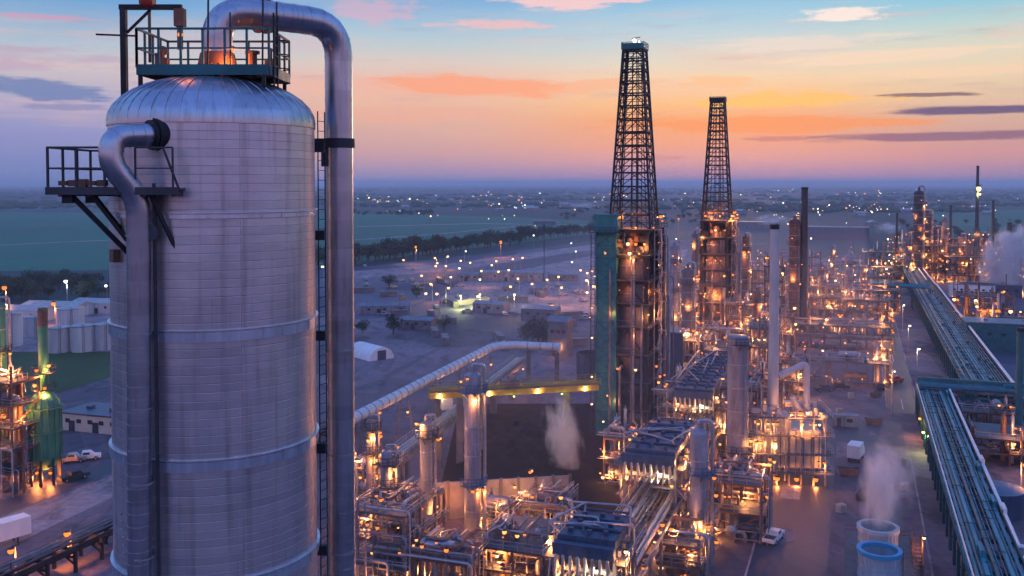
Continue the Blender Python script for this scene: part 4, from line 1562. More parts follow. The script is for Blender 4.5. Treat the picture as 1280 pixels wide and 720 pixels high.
# white covered conveyor
k0, k1, k2 = G(432, 528, 9.5), G(622, 430, 9.5), G(700, 434, 9.5)
o = thing("covered_conveyor", (k1.x, k1.y, 0), 0, "long pale blue white hooped conveyor tube on trestles left of the coke pit", "conveyor")
kv = Vector((k1.x, k1.y, 0))
path = smooth_path([k0 - kv, k1 - kv, k2 - kv], 12, 8)
MB().tube(path, 1.1, 16).build("gallery", mat("pale_blue_cladding", (0.5, 0.58, 0.62), 0.5, 0.1, 0.15, .5), o)
for a, b in ((k0 - kv, k1 - kv), (k1 - kv, k2 - kv)):
    n = int((b - a).length / 3.2)
    for i in range(n):
        p = a.lerp(b, (i + .5) / n)
        dd = (b - a).normalized()
        MB().cyl(p - dd * .18, p + dd * .18, 1.2, 1.2, 16).build("hoop", "galv", o)
for t in (.1, .3, .5, .7, .9):
    p = (k0 - kv).lerp(k1 - kv, t)
    MB().bar((p.x - 1.8, p.y, 0), (p.x - .8, p.y, 8), .35).bar((p.x + 1.8, p.y, 0), (p.x + .8, p.y, 8), .35).bar((p.x - 1.3, p.y, 4), (p.x + 1.3, p.y, 4), .25).build("trestle", "concdark", o)
for t in (.5, .95):
    p = (k1 - kv).lerp(k2 - kv, t)
    MB().bar((p.x, p.y, 0), (p.x, p.y, 8), 1.2).build("trestle", "concdark", o)
for t in (.25, .6, .85):
    p = (k0 - kv).lerp(k1 - kv, t)
    lamp(o, (p.x + 2.6, p.y - 1, 6.4), "amber", .3, 400)

th = G(697, 446)
o = thing("transfer_house", th, -PHI, "dark sheeted transfer house at the far end of the hooped conveyor", "building")
MB().box((0, 3, 5.6), (6.5, 6, 11.2)).build("wall", "steel", o)
MB().add([(-3.6, -.4, 11.2), (3.6, -.4, 11.2), (3.6, 6.4, 11.2), (-3.6, 6.4, 11.2), (-3.6, 3, 12.6), (3.6, 3, 12.6)], [(0, 1, 5, 4), (2, 3, 4, 5), (0, 4, 3), (1, 2, 5), (3, 2, 1, 0)]).build("roof", "roofdk", o, smooth=False)
MB().box((-1, -.05, 1.3), (1.5, .1, 2.6)).build("door", "dark", o)
for x in (-1.8, .2, 2.0):
    MB().box((x, -.05, 8), (1.1, .1, 1.0)).build("window", "glass", o)
lamp(o, (.5, -.6, 4), "amber", .3, 300)

# grey pipe bridge beneath it
k0, k1 = G(495, 575, 8.0), G(650, 452, 8.0)
o = thing("pipe_bridge", (k0.x, k0.y, 0), math.atan2(-(k1.x - k0.x), k1.y - k0.y), "grey pipe bridge on thick dark columns below the hooped conveyor", "pipe bridge")
Lb = (k1 - k0).length
MB().box((-1.3, Lb / 2, 8), (.3, Lb, 1.1)).box((1.3, Lb / 2, 8), (.3, Lb, 1.1)).build("girder", "steel", o)
MB().box((0, Lb / 2, 8.62), (3.4, Lb, .12)).build("walkway", "deck", o)
MB().rail([(1.6, 0, 8.7), (1.6, Lb, 8.7)], 1.1, 2.4, .09).rail([(-1.6, 0, 8.7), (-1.6, Lb, 8.7)], 1.1, 2.4, .09).build("handrail", "galv", o)
for t in (.05, .25, .45, .7, .9):
    MB().box((0, Lb * t, 3.7), (1.4, 1.2, 7.4)).build("support", "concdark", o)
for k in range(3):
    MB().tube([(-.7 + k * .7, 0, 9.0), (-.7 + k * .7, Lb, 9.0)], .22, 8).build("pipe", "jacket", o)
for t in (.2, .5, .8, .95):
    lamp(o, (1.9, Lb * t, 7.0), "amber", .26, 350)

# open-topped blue tank left of the teal shaft
tp = G(737, 484)
o = thing("storage_tank", tp, 0, "open topped pale blue tank tucked behind the teal shaft", "tank")
MB().ring((0, 0, 0), 3.5, 3.6, 9.2, 36).build("shell", "bluer", o)
MB().ring((0, 0, 9.2), 3.4, 3.75, .25, 36).build("rim", "dark", o)
MB().lathe([(3.5, 0), (3.5, 7.0)], 30).build("contents", "coke", o)

# ================================================================== COOLING CELLS
o = thing("cooling_tower", GR(121, 3.1), -PHI, "cooling tower cells with two round bright blue fan stacks at the bottom edge", "cooling tower")
MB().box((0, 10.5, 2.9), (8, 21, 5.4)).build("cell_body", "concdark", o)
mb = MB()
for i in range(8):
    mb.box((-4.1, 1.5 + i * 2.6, 2.7), (.2, .2, 5.4))
    mb.box((4.1, 1.5 + i * 2.6, 2.7), (.2, .2, 5.4))
mb.build("cell_frame", "steel", o)
for i, y in enumerate((6.4, 15.0)):
    prof = [(2.62, 5.6), (2.45, 7.0), (2.45, 7.6), (2.6, 9.1)]
    mb = MB()
    nn = 40
    vs, fs = [], []
    for (r, z) in prof + [(r - .14, z) for r, z in reversed(prof)]:
        for k in range(nn):
            a = 2 * PI * k / nn
            vs.append((r * math.cos(a), y + r * math.sin(a), z))
    q = len(prof) * 2
    for j in range(q):
        for k in range(nn):
            fs.append((j * nn + k, j * nn + (k + 1) % nn, ((j + 1) % q) * nn + (k + 1) % nn, ((j + 1) % q) * nn + k))
    mb.add(vs, fs)
    fsk = mb.build("fan_stack", "greypaint" if i else "palestack", o)
    MB().ring((0, y, 8.7), 2.2, 2.72, .5, 40).build("stack_rim", "rimblue" if i == 0 else "greypaint", fsk)
    mb = MB()
    for k in range(28):
        a = 2 * PI * k / 28
        mb.tube([((r + .03) * math.cos(a), y + (r + .03) * math.sin(a), z) for r, z in prof], .05, 4)
    mb.ring((0, y, 7.25), 2.44, 2.55, .16, 40)
    mb.build("stack_rib", "greypaint" if i else "palestack", fsk)
    MB().ladder((2.75, y - .3, 5.7), (2.75, y - .3, 9.5), (0, 1, 0), .5, .08, .4).build("ladder", "rust", fsk)
    mb = MB().cyl((0, y, 6.6), (0, y, 7.5), .4, .4, 12)
    for k in range(8):
        a = k * PI / 4
        mb.bar((0, y, 7.3), (2.2 * math.cos(a), y + 2.2 * math.sin(a), 7.3), .28)
    mb.build("fan", "dark", fsk)
MB().box((0, 10.5, 5.65), (8.6, 21.6, .12)).build("deck", "deck", o)
MB().rail([(-4.2, 0, 5.7), (4.2, 0, 5.7), (4.2, 21, 5.7), (-4.2, 21, 5.7)], 1.1, 1.8, .08, True).build("handrail", "rust", o)
mb = MB()
for s in (-.55, .55):
    mb.bar((4.9 + s, 1, .2), (4.9 + s, 17, 8.2), .22)
    mb.rail([(4.9 + s, 1, .2), (4.9 + s, 17, 8.2)], 1.1, 1.5, .08)
for i in range(26):
    mb.box((4.9, 1 + 16 * i / 26, .2 + 8 * i / 26), (1.0, .5, .06))
for y in (5, 9, 13, 17):
    mb.bar((4.35, y, 0), (4.35, y, .2 + (y - 1) * .5), .2)
    mb.bar((5.45, y, 0), (5.45, y, .2 + (y - 1) * .5), .2)
mb.build("stair", "rust", o)
lamp(o, (5.6, 14, 8.6), "amber", .2, 250)

# ================================================================== LEFT-HAND PLANT
vp = G(57, 604)
o = thing("reactor_vessel", vp, 0, "fat green banded reactor vessel on legs in the lamplit plant at the left edge", "vessel")
mb = MB()
mb.lathe([(.6, 2.6), (1.8, 3.3), (2.6, 4.6), (2.75, 6), (2.75, 14), (2.5, 15.4), (1.7, 16.5), (.7, 17)], 28)
mb.build("shell", "green", o)
mb = MB()
for k in range(14):
    a = 2 * PI * k / 14
    mb.tube([(2.85 * math.cos(a), 2.85 * math.sin(a), 5), (2.85 * math.cos(a), 2.85 * math.sin(a), 14), (2.2 * math.cos(a), 2.2 * math.sin(a), 16)], .16, 6)
mb.ring((0, 0, 9.6), 2.7, 3.1, .3, 28)
mb.ring((0, 0, 14), 2.7, 3.4, .2, 28)
mb.build("stiffener", "green", o)
for k in range(8):
    a = 2 * PI * k / 8 + .2
    MB().bar((2.6 * math.cos(a), 2.6 * math.sin(a), 0), (2.6 * math.cos(a), 2.6 * math.sin(a), 5), .35).build("leg", "dark", o)
MB().lathe([(.85, 17), (.85, 29), (.6, 30.5), (.6, 31.5)], 16).build("riser", "green", o)
MB().lathe([(.88, 29), (.9, 32), (.7, 32.3)], 16).build("riser_cap", "rust", o)
for z in (17.3, 20.4):
    pl = MB().ring((0, 0, z), .85, 2.1, .1, 20).build("ring_platform", "dark", o)
    MB().rail([(2.05 * math.cos(PI / 5 * i), 2.05 * math.sin(PI / 5 * i), z + .1) for i in range(10)], 1.1, 2, .08, True).build("handrail", "dark", pl)
for p in ((.9, -1.6, 17.9), (-.3, -2.0, 21.2), (1.5, -1.2, 21.9), (-.8, -1.8, 18.4)):
    lamp(o, p, "amber", .34, 600)
for x in (-1, 1.5):
    lamp(o, (x, -1.2, 2.3), "orange", .3, 700)
plant_unit("lamplit platformed structure at the left edge beside the green vessel", -4, 618, 7.5, 6, 20, 5, 61, lamps=26, lit=9, energy=800, pipes=14, verts=4, drums=3, frame="rust")
vessel("pale green column with red top at the left edge", 3, 600, 1.1, 33, "green", (18, 24), 62, lights=500, nl=3)


def building(label, loc, rz, w, d, h, wallm, roofm, pitch=0.0, doors=1, wins=3, name="building", cat="building"):
    o = thing(name, loc, rz, label, cat)
    MB().box((0, d / 2, h / 2), (w, d, h)).build("wall", wallm, o)
    mb = MB()
    if pitch:
        e = .3
        vs = [(-w / 2 - e, -e, h), (w / 2 + e, -e, h), (w / 2 + e, d + e, h), (-w / 2 - e, d + e, h), (-w / 2 - e, d / 2, h + pitch), (w / 2 + e, d / 2, h + pitch)]
        mb.add(vs, [(0, 1, 5, 4), (2, 3, 4, 5), (0, 4, 3), (1, 2, 5), (3, 2, 1, 0)])
    else:
        mb.box((0, d / 2, h + .15), (w + .5, d + .5, .3))
        mb.box((w * .2, d * .4, h + .7), (1.4, 1.4, .8))
        mb.box((-w * .25, d * .5, h + .6), (1.0, 1.6, .6))
    mb.build("roof", roofm, o, smooth=False)
    for i in range(doors):
        MB().box((-w / 2 + w * (i + .5) / doors * .8, -.04, 1.2), (1.6, .1, 2.4)).build("door", "dark", o)
    for i in range(wins):
        x = -w / 2 + w * (i + .7) / (wins + .3)
        MB().box((x, -.05, h * .62), (1.2, .1, .9)).build("window", "glass", o)
    return o


building("low flat roofed office with pinkish walls and blue roof left of the silver column", G(112, 541), -PHI * .9, 16, 10, 3.8, "cream", "bluer", 0, 2, 5, "office_building")

# white storage tanks behind the grass
for i, (px, py, r, h, lab) in enumerate(((74, 440, 3.3, 8, "first white storage tank left of the silver column, beside the lamp"), (103, 439, 3.4, 8.4, "wide white storage tank between its two neighbours behind the grass"),
                                         (131, 437, 3.2, 8.4, "white storage tank half hidden by the silver column"), (14, 432, 3.6, 11, "tall bright white storage tank at the far left edge"),
                                         (44, 420, 4.0, 7, "small white storage tank set back between the tall tank and the row"), (88, 408, 5, 7, "rear white storage tank above the tank row"), (-25, 436, 5, 10, "white storage tank outside the left edge"))):
    o = thing("storage_tank", G(px, py), 0, lab, "tank")
    MB().lathe([(r, 0), (r, h)], 36).build("shell", "tankwhite" if i % 2 else "greypaint", o)
    MB().lathe([(r + .12, h), (r + .12, h + .2), (.01, h + .9)], 36).build("roof", "jacket", o)
    MB().ladder((r * .5, -r * .9, 0), (r * .5, -r * .9, h + 1), (1, 0, 0), .6, .1, .6).build("ladder", "rust", o)
    MB().ring((0, 0, h * .98), r, r + .15, .2, 36).build("wind_girder", "galv", o)
for i, (px, py, w) in enumerate(((20, 402, 22), (60, 396, 26), (115, 392, 20))):
    building(["long low white shed at the far left behind the tanks", "wide low white shed behind the middle of the tank row", "low white shed behind the tanks touching the silver column"][i], G(px, py), -.2, w, 12, 4.5, "tankwhite", "jacket", 1.4, 2, 3, "shed", "shed")

# ================================================================== VEHICLES
def wheels(o, xs, y, r=.5):
    for x in xs:
        for s in (-1, 1):
            wl_ = MB().cyl((x, s * y - s * .15, r), (x, s * y + s * .12, r), r, r, 14).build("wheel", "rubber", o)
            MB().cyl((x, s * y + s * .115, r), (x, s * y + s * .14, r), r * .55, r * .5, 10).build("rim", "galv", wl_)


def truck(label, loc, rz, L=7.5, box="white", cab="white", cat="truck"):
    o = thing("box_truck", loc, rz, label, cat)
    mb = MB().box((0, 0, .75), (L, 1.0, .3))
    mb.build("chassis", "black", o)
    MB().box((-.9, 0, 2.3), (L - 2.3, 2.4, 2.5)).build("cargo_box", box, o)
    mb = MB()
    x = L / 2 - 2.0
    mb.add([(x, -1.1, .7), (x + 1.95, -1.1, .7), (x + 1.95, -1.1, 1.6), (x + 1.4, -1.05, 2.6), (x, -1.05, 2.6), (x, 1.1, .7), (x + 1.95, 1.1, .7), (x + 1.95, 1.1, 1.6), (x + 1.4, 1.05, 2.6), (x, 1.05, 2.6)],
           [(0, 1, 2, 3, 4), (9, 8, 7, 6, 5), (0, 5, 6, 1), (1, 6, 7, 2), (2, 7, 8, 3), (3, 8, 9, 4), (4, 9, 5, 0)])
    c = mb.build("cab", cab, o, smooth=False)
    MB().add([(x + 1.93, -.95, 1.7), (x + 1.93, .95, 1.7), (x + 1.45, .92, 2.5), (x + 1.45, -.92, 2.5)], [(0, 1, 2, 3)]).build("windscreen", "glass", c).location = (.04, 0, .02)
    wheels(o, (-L / 2 + 1.3, L / 2 - 1.2), 1.0)
    return o


def pickup(label, loc, rz, body="white", cat="pickup", grp=None):
    o = thing("pickup_truck", loc, rz, label, cat, grp)
    mb = MB()
    pr = [(-2.7, .5), (2.7, .5), (2.7, 1.05), (1.5, 1.15), (.8, 1.8), (-.7, 1.8), (-.9, 1.1), (-2.7, 1.1)]
    nn = len(pr)
    vs = [(x, -.95, z) for x, z in pr] + [(x, .95, z) for x, z in pr]
    fs = [tuple(range(nn)), tuple(reversed(range(nn, 2 * nn)))] + [((i + 1) % nn, i, nn + i, nn + (i + 1) % nn) for i in range(nn)]
    mb.add(vs, fs)
    mb.build("body", body, o, smooth=False)
    MB().box((0, 0, 1.5), (1.2, 1.93, .4)).build("window", "glass", o)
    MB().box((-1.8, 0, 1.12), (1.6, 1.6, .06)).build("cargo_bed", "dark", o)
    wheels(o, (-1.7, 1.7), .85, .42)
    return o


truck("white box truck parked alone in the open yard right of the fired heater", G(1070, 575), R(60), 6.5)
o = thing("box_trailer", G(-16, 688), R(72) - PHI, "long white box trailer parked beside the road at the bottom left", "trailer")
MB().box((0, 0, 2.5), (12, 2.5, 2.7)).build("cargo_box", "white", o)
MB().box((0, 0, 1.0), (11.6, 1.0, .3)).build("chassis", "black", o)
wheels(o, (-4.8, -3.5), 1.0, .5)
MB().bar((4.2, -.7, 0), (4.2, -.7, 1), .18).bar((4.2, .7, 0), (4.2, .7, 1), .18).build("landing_leg", "dark", o)
for i, (px, py, rz, c, lab) in enumerate(((1030, 489, .2, "dark", "dark pickup parked by the low lamplit pipe bay"), (1048, 487, .1, "black", "small black pickup right of the dark one by the low pipe bay"), (1101, 487, 1.2, "dark", "dark pickup near the yard lamp post"),
                                      (1118, 478, .5, "red", "dull red pickup near the far end of the open yard"), (967, 676, 1.0, "white", "white pickup by the pipework left of the open yard"),
                                      (108, 575, .4, "white", "white pickup parked by the office left of the silver column"), (90, 578, .3, "jacket", "silver pickup left of the white one by the office"), (92, 600, .9, "dark", "dark pickup on the asphalt strip left of the silver column"))):
    pickup(lab, G(px, py), rz, c)

# small yard clutter
sk = thing("waste_skip", GR(190, -1), -PHI + .2, "small steel waste skip left standing in the open yard", "skip", "waste skips in the open yard")
MB().add([(-1.4, -.8, .2), (1.4, -.8, .2), (1.4, .8, .2), (-1.4, .8, .2), (-1.9, -.95, 1.4), (1.9, -.95, 1.4), (1.9, .95, 1.4), (-1.9, .95, 1.4)], [(3, 2, 1, 0), (0, 1, 5, 4), (1, 2, 6, 5), (2, 3, 7, 6), (3, 0, 4, 7)]).build("hopper", "rust", sk, smooth=False)
MB().box((0, -.97, 1.36), (3.9, .1, .14)).box((0, .97, 1.36), (3.9, .1, .14)).build("rim", "steel", sk)
MB().box((0, 0, .1), (2.4, 1.3, .2)).build("skid", "dark", sk)
remember(sk)
for a_, b_, r_ in ((196, 5, .3), (176, 1.5, 1.4), (232, 4, .1), (262, 5, 1.2), (206, -15, .2)):
    copy_thing(sk, GR(a_, b_), -PHI + r_)
pd = thing("pallet_stack", GR(182, 6), -PHI, "low stack of timber pallets standing in the open yard", "pallets", "pallet stacks in the open yard")
for k in range(5):
    MB().box((0, 0, .05 + k * .3), (1.3, 1.2, .06)).box((-.55, 0, .16 + k * .3), (.1, 1.2, .16)).box((0, 0, .16 + k * .3), (.1, 1.2, .16)).box((.55, 0, .16 + k * .3), (.1, 1.2, .16)).build("pallet", "cream", pd)
remember(pd)
for a_, b_, r_ in ((184, 8.5, .2), (238, -6, .1), (240, -3.5, .4), (168, -2, .8), (201, 9, .0), (259, -1, .3)):
    copy_thing(pd, GR(a_, b_), -PHI + r_)
tk = thing("tool_cabin", GR(228, -2), -PHI + .1, "pale site cabin with one door standing in the open yard", "cabin")
MB().box((0, 0, 1.45), (5.5, 2.4, 2.5)).build("wall", "vessel", tk)
MB().box((0, 0, 2.75), (5.7, 2.6, .12)).build("roof", "roofdk", tk)
MB().box((-1.5, -1.22, 1.2), (.9, .06, 2.0)).build("door", "dark", tk)
MB().box((.8, -1.22, 1.7), (1.3, .06, .8)).build("window", "glass", tk)

# parked vehicles and crates on the graded lot
lotsrc = pickup("pickup parked among others on the graded lot", G(490, 360), .3, "jacket", grp="pickups parked on the graded lot")
remember(lotsrc)
rr = random.Random(12)
for k in range(34):
    px, py = rr.uniform(455, 735), rr.uniform(332, 400)
    copy_thing(lotsrc, G(px, py), rr.choice([.3, .3 + PI / 2]) + rr.uniform(-.1, .1))
csrc = thing("storage_container", G(500, 395), .2, "steel container standing on the graded lot", "container", "containers on the graded lot")
MB().box((0, 0, 1.3), (6, 2.4, 2.5)).build("box", "steel", csrc)
mb = MB()
for i in range(12):
    mb.box((-2.75 + .5 * i, -1.23, 1.3), (.2, .06, 2.3))
mb.build("corrugation", "steel", csrc)
remember(csrc)
for k in range(26):
    copy_thing(csrc, G(rr.uniform(452, 720), rr.uniform(350, 440)), rr.choice([.2, 1.75]) + rr.uniform(-.1, .1), (rr.choice([1, 1.8]), 1, 1))

sheds = [("pale hooped shed on the lot right of the thick pipe", 463, 446, 14, 9, 3.0), ("long white shed on the lot with lamps along it", 480, 393, 22, 7, 3.5),
         ("wide pale roofed shed near the middle of the lot", 640, 352, 34, 12, 5), ("low pale shed left of the near coking tower", 705, 352, 16, 10, 4),
         ("small shed on the far side of the lot below the tree row", 585, 352, 12, 8, 4), ("flat shed near the lit fence on the lot", 610, 392, 14, 8, 4),
         ("blue grey shed beside the pale apron", 672, 402, 14, 9, 5), ("small white shed far out in the crop field", 681, 281, 30, 12, 5), ("dark shed below the long white shed", 520, 412, 12, 8, 3.5)]
for i, (lab, px, py, w, d, h) in enumerate(sheds):
    if i == 0:
        o = thing("hooped_shed", G(px, py), -.9, lab, "shed")
        mb = MB()
        vs, fs = [], []
        for j in range(2):
            for k in range(13):
                a = PI * k / 12
                vs.append((-w / 2 + j * w, 4.5 * math.cos(a), 4.0 * math.sin(a)))
        fs = [(k, k + 1, 13 + k + 1, 13 + k) for k in range(12)] + [tuple(range(12, -1, -1)), tuple(range(13, 26))]
        mb.add(vs, fs).build("roof", "white", o)
        MB().box((w / 2 + .03, 0, 1.5), (.1, 3, 3)).build("door", "bluer", o)
    else:
        building(lab, G(px, py), rr.uniform(-.4, .1), w, d, h, rr.choice(["vessel", "steel", "bluer"]), rr.choice(["steel", "roofdk", "vessel"]), 1.0, 1, 3, "shed", "shed")


# ================================================================== LAMP POSTS
def lamp_post(label, loc, h, glow, r, e, grp=None, rz=0.0):
    o = thing("lamp_post", loc, rz, label, "lamp post", grp)
    MB().cyl((0, 0, 0), (0, 0, h), .16, .09, 8).bar((0, 0, h - .1), (.0, -1.2, h + .15), .1).build("pole", "galv", o)
    lamp(o, (0, -1.2, h - .15), glow, r, e)
    return o


for px, py, h, gl, r, e, lab in ((20, 728, 5, "orange", .42, 900, "orange lamp post beside the trailer at the bottom left edge"), (89, 705, 5, "orange", .42, 900, "orange lamp post just left of the silver column near the bottom"),
                                 (1115, 520, 11, "warmwhite", .2, 150, "thin pale lamp post in the middle of the open yard"), (1146, 480, 10, "warmwhite", .3, 500, "nearest roadside lamp post left of the far rack"),
                                 (1135, 445, 10, "warmwhite", .32, 500, "roadside lamp post behind the nearest one left of the far rack"), (1128, 414, 10, "coolwhite", .3, 400, "farthest roadside lamp post left of the far rack"),
                                 (520, 330, 12, "amber", .8, 3000, "tall amber lamp post at the foot of the tree row"), (626, 322, 12, "orange", .9, 3500, "bright orange lamp post at the tree row end of the pale road"),
                                 (667, 312, 12, "coolwhite", .6, 0, "cool white lamp post on the pale road"), (848, 290, 15, "orange", 1.0, 4000, "lone bright orange lamp post between the two coking towers"),
                                 (643, 398, 10, "warmwhite", .5, 1500, "pale lamp post on the apron left of the near coking tower"), (690, 400, 6, "amber", .7, 6000, "low glaring lamp post lighting the pale apron"),
                                 (576, 386, 6, "greenlit", .5, 3500, "yellow lamp post at the left end of the lit fence"), (600, 384, 6, "greenlit", .45, 3500, "yellow lamp post at the right end of the lit fence"),
                                 (84, 378, 10, "coolwhite", .8, 1500, "cool white lamp post behind the tank row"), (8, 395, 12, "amber", 1.0, 2500, "amber lamp post behind the tall tank at the left edge"), (69, 408, 9, "orange", .8, 2500, "orange lamp post above the tank row"), (134, 378, 8, "coolwhite", .6, 0, "cool white lamp post touching the silver column, behind the tanks"),
                                 (404, 362, 12, "coolwhite", .7, 0, "cool white lamp post seen in the gap by the thick pipe")):
    lamp_post(lab, G(px, py), h, gl, r, e)
rr = random.Random(21)
src = lamp_post("amber lamp post on the graded lot", G(545, 352), 9, "amber", .55, 0, "amber lamp posts on the graded lot")
remember(src)
for k in range(32):
    px, py = rr.uniform(500, 745), rr.uniform(338, 398)
    c = copy_thing(src, G(px, py), rr.uniform(0, 6))
    if k % 3 == 0:
        point_light(c, (0, -1.2, 8), "amber", 1800)
src = lamp_post("white lamp post on the graded lot", G(600, 372), 9, "coolwhite", .5, 0, "white lamp posts on the graded lot")
remember(src)
for k in range(15):
    copy_thing(src, G(rr.uniform(450, 900), rr.uniform(300, 372)), rr.uniform(0, 6))
# lit fence on the lot
f0, f1 = G(566, 383), G(612, 378)
o = thing("site_fence", f0, math.atan2(f1.y - f0.y, f1.x - f0.x), "yellow lit pale panel fence on the graded lot", "fence")
Lf = (f1 - f0).length
mb = MB()
for i in range(10):
    mb.box((Lf * (i + .5) / 10, 0, 1.3), (Lf / 10 - .1, .08, 2.4))
mb.build("panel", "cream", o)
mb = MB()
for i in range(11):
    mb.bar((Lf * i / 10, .1, 0), (Lf * i / 10, .1, 2.7), .14)
mb.build("post", "galv", o)
o = thing("radio_mast", G(680, 352), 0, "thin dark lattice mast standing on the graded lot", "mast")
mb = MB()
for i in range(20):
    z0, z1 = i * 1.6, (i + 1) * 1.6
    for k in range(3):
        a, b = k * 2 * PI / 3, (k + 1) * 2 * PI / 3
        p0, p1 = Vector((.4 * math.cos(a), .4 * math.sin(a), z0)), Vector((.4 * math.cos(a), .4 * math.sin(a), z1))
        q1 = Vector((.4 * math.cos(b), .4 * math.sin(b), z1))
        mb.bar(p0, p1, .14)
        mb.bar(p0, q1, .09)
mb.build("lattice", "dark", o)

# ================================================================== TREES
def tree_src(i, h, w, seed):
    rr = random.Random(seed)
    o = thing("field_tree", (0, 0, 0), 0, "dark bushy tree in the long row edging the crop field", "tree", "trees in the long row edging the crop field")
    mb = MB().cyl((0, 0, 0), (0, 0, h * .45), h * .035, h * .02, 7)
    tips = []
    for k in range(6):
        a = k * PI / 3 + rr.uniform(-.3, .3)
        t = Vector((math.cos(a) * w * rr.uniform(.3, .6), math.sin(a) * w * rr.uniform(.3, .6), h * rr.uniform(.45, .85)))
        mb.cyl((0, 0, h * rr.uniform(.22, .42)), t, h * .015, h * .005, 5)
        tips.append((t, rr.uniform(.28, .42) * w))
    tips.append((Vector((0, 0, h * .8)), w * .4))
    tips.append((Vector((0, 0, h * .5)), w * .5))
    mb.build("trunk", "wood", o)
    mb = MB()
    for c, r in tips:
        for k in range(90):
            u = Vector((rr.gauss(0, 1), rr.gauss(0, 1), rr.gauss(0, .85))).normalized() * r * (rr.random() ** .4) * rr.uniform(.85, 1.2)
            p = c + u
            s = rr.uniform(.25, .6) * (h / 9)
            a = Vector((rr.gauss(0, 1), rr.gauss(0, 1), rr.gauss(0, 1))).normalized()
            b = a.orthogonal().normalized()
            mb.add([p - a * s, p + b * s * .6, p + a * s, p - b * s * .6], [(0, 1, 2, 3)])
    mb.build("crown", "leaf", o, smooth=False)
    return remember(o)


rr = random.Random(31)
tsrc = [tree_src(i, 10 + i, 7 + i % 2 * 2, 40 + i) for i in range(4)]
line = [(400, 334), (470, 326), (520, 320), (560, 314), (620, 308), (680, 299), (740, 291), (775, 289)]
pts = []
for (a, b), (c, d) in zip(line[:-1], line[1:]):
    for k in range(11):
        t = k / 11
        pts.append((a + (c - a) * t + rr.uniform(-3, 3), b + (d - b) * t + rr.uniform(-2.5, 2)))
for k, (px, py) in enumerate(pts):
    p = G(px, py)
    s = rr.uniform(.75, 1.25) * (1.15 if px < 520 else 1)
    if k < 4:
        tsrc[k].location = p
        tsrc[k].scale = (s, s, s)
    else:
        copy_thing(tsrc[k % 4], p, rr.uniform(0, 6.28), s)
for grp, lab, cnt, xr, yr in (("trees in the far row across the crop field", "dark tree in the far row across the crop field", 40, (440, 545), (266, 270)),
                              ("trees in the dark belt behind the tank row", "dark tree in the belt behind the white tanks at the left", 60, (-60, 140), (352, 376)),
                              ("trees scattered on the graded lot", "dark tree standing on the graded lot", 5, (450, 720), (352, 420)),
                              ("trees beyond the far coking tower", "dark tree in the wide patch between and beyond the coking towers", 60, (700, 880), (262, 282)),
                              ("trees around the far refinery", "dark tree standing around the far refinery", 46, (1120, 1300), (275, 300))):
    for k in range(cnt):
        px, py = rr.uniform(*xr), rr.uniform(*yr)
        copy_thing(tsrc[k % 4], G(px, py), rr.uniform(0, 6.28), rr.uniform(.4, .75), lab, grp)
for k in range(12):
    copy_thing(tsrc[k % 4], G(rr.uniform(648, 702), rr.uniform(424, 432)), rr.uniform(0, 6.28), rr.uniform(.45, .7), "low dark bushy tree in the clump by the end of the conveyor", "low trees by the end of the conveyor")

# far woods: bumpy leaf masses several kilometres out
mb = MB()
rr = random.Random(33)
for k in range(5200):
    Yd = 1800 * (1 + rr.random() ** 1.5 * 4.5)
    x = rr.uniform(-.62, .62) * Yd
    if noise.noise((x / 900, Yd / 420, 0)) < .02:
        continue
    r = rr.uniform(6, 16) * (Yd / 2500) ** .5
    hh = rr.uniform(5, 10)
    n = 6
    vs = []
    for rad, z in ((1.0, 0), (1.05, .45), (.6, .85)):
        for i in range(n):
            a = 2 * PI * i / n
            q = rr.uniform(.8, 1.2)
            vs.append((x + r * rad * q * math.cos(a), Yd + r * rad * q * math.sin(a), hh * z * rr.uniform(.85, 1.15)))
    vs.append((x, Yd, hh))
    fs = []
    for j in range(2):
        for i in range(n):
            fs.append((j * n + i, j * n + (i + 1) % n, (j + 1) * n + (i + 1) % n, (j + 1) * n + i))
    fs += [(2 * n + i, 2 * n + (i + 1) % n, 3 * n) for i in range(n)]
    mb.add(vs, fs)
tag(mb.build("far_woods", "leaf", None, smooth=False), "bluish far woods in broken belts below the horizon", "woods", None, "stuff")

# ================================================================== FAR REFINERY
FY = 560
for i, (px, py, r, h, m, lab, k) in enumerate((
        (1149, 352, 2.7, 51, "dark", "tallest dark tower of the far refinery, left of the flare stack", 7),
        (1160, 350, 2.2, 38, "dark", "dark tower touching the right side of the tallest far tower", 5),
        (1182, 350, 1.5, 35, "steel", "slim lamplit tower midway between the tallest far tower and the flare stack", 4),
        (1172, 345, 2.0, 28, "dark", "stubby far tower right of the pair of dark towers", 4),
        (1203, 350, 1.8, 25, "drum", "short lamplit far tower just left of the flare stack", 4),
        (1136, 352, 1.5, 26, "steel", "thin lamplit far tower left of the tallest one", 4),
        (1232, 352, 2.0, 26, "dark", "stubby lamplit far tower right of the flare stack", 4))):
    vessel(lab, px, py, r, h, m, [h * (.25 + .7 * j / k) for j in range(k)], 70 + i, Y=G(px, py).y, lights=700, nl=4, name="refinery_tower", cat="tower")
Yf = 610
o = chimney("tall thin flare stack with a yellow light half way up at the far right", 1222, 350, 1.5, .8, 66, "dark", Y=Yf, plats=(22, 50), name="flare_stack", lights=900)
lamp(o, (0, -1.6, 51.5), "greenlit", 1.5, 3000)
lamp(o, (.8, -1.6, 48), "amber", .7)
chimney("thin stack left of the tallest far tower, seen against the fields", 1122, 350, .9, .7, 36, "dark", Y=Yf, plats=(20,))
chimney("thin dark stack just right of the flare stack", 1242, 350, 1.0, .8, 44, "dark", Y=Yf, plats=(14,))
chimney("short dark stack near the right edge beyond the steam", 1263, 350, 1.6, 1.4, 30, "dark", Y=Yf, plats=(10,))
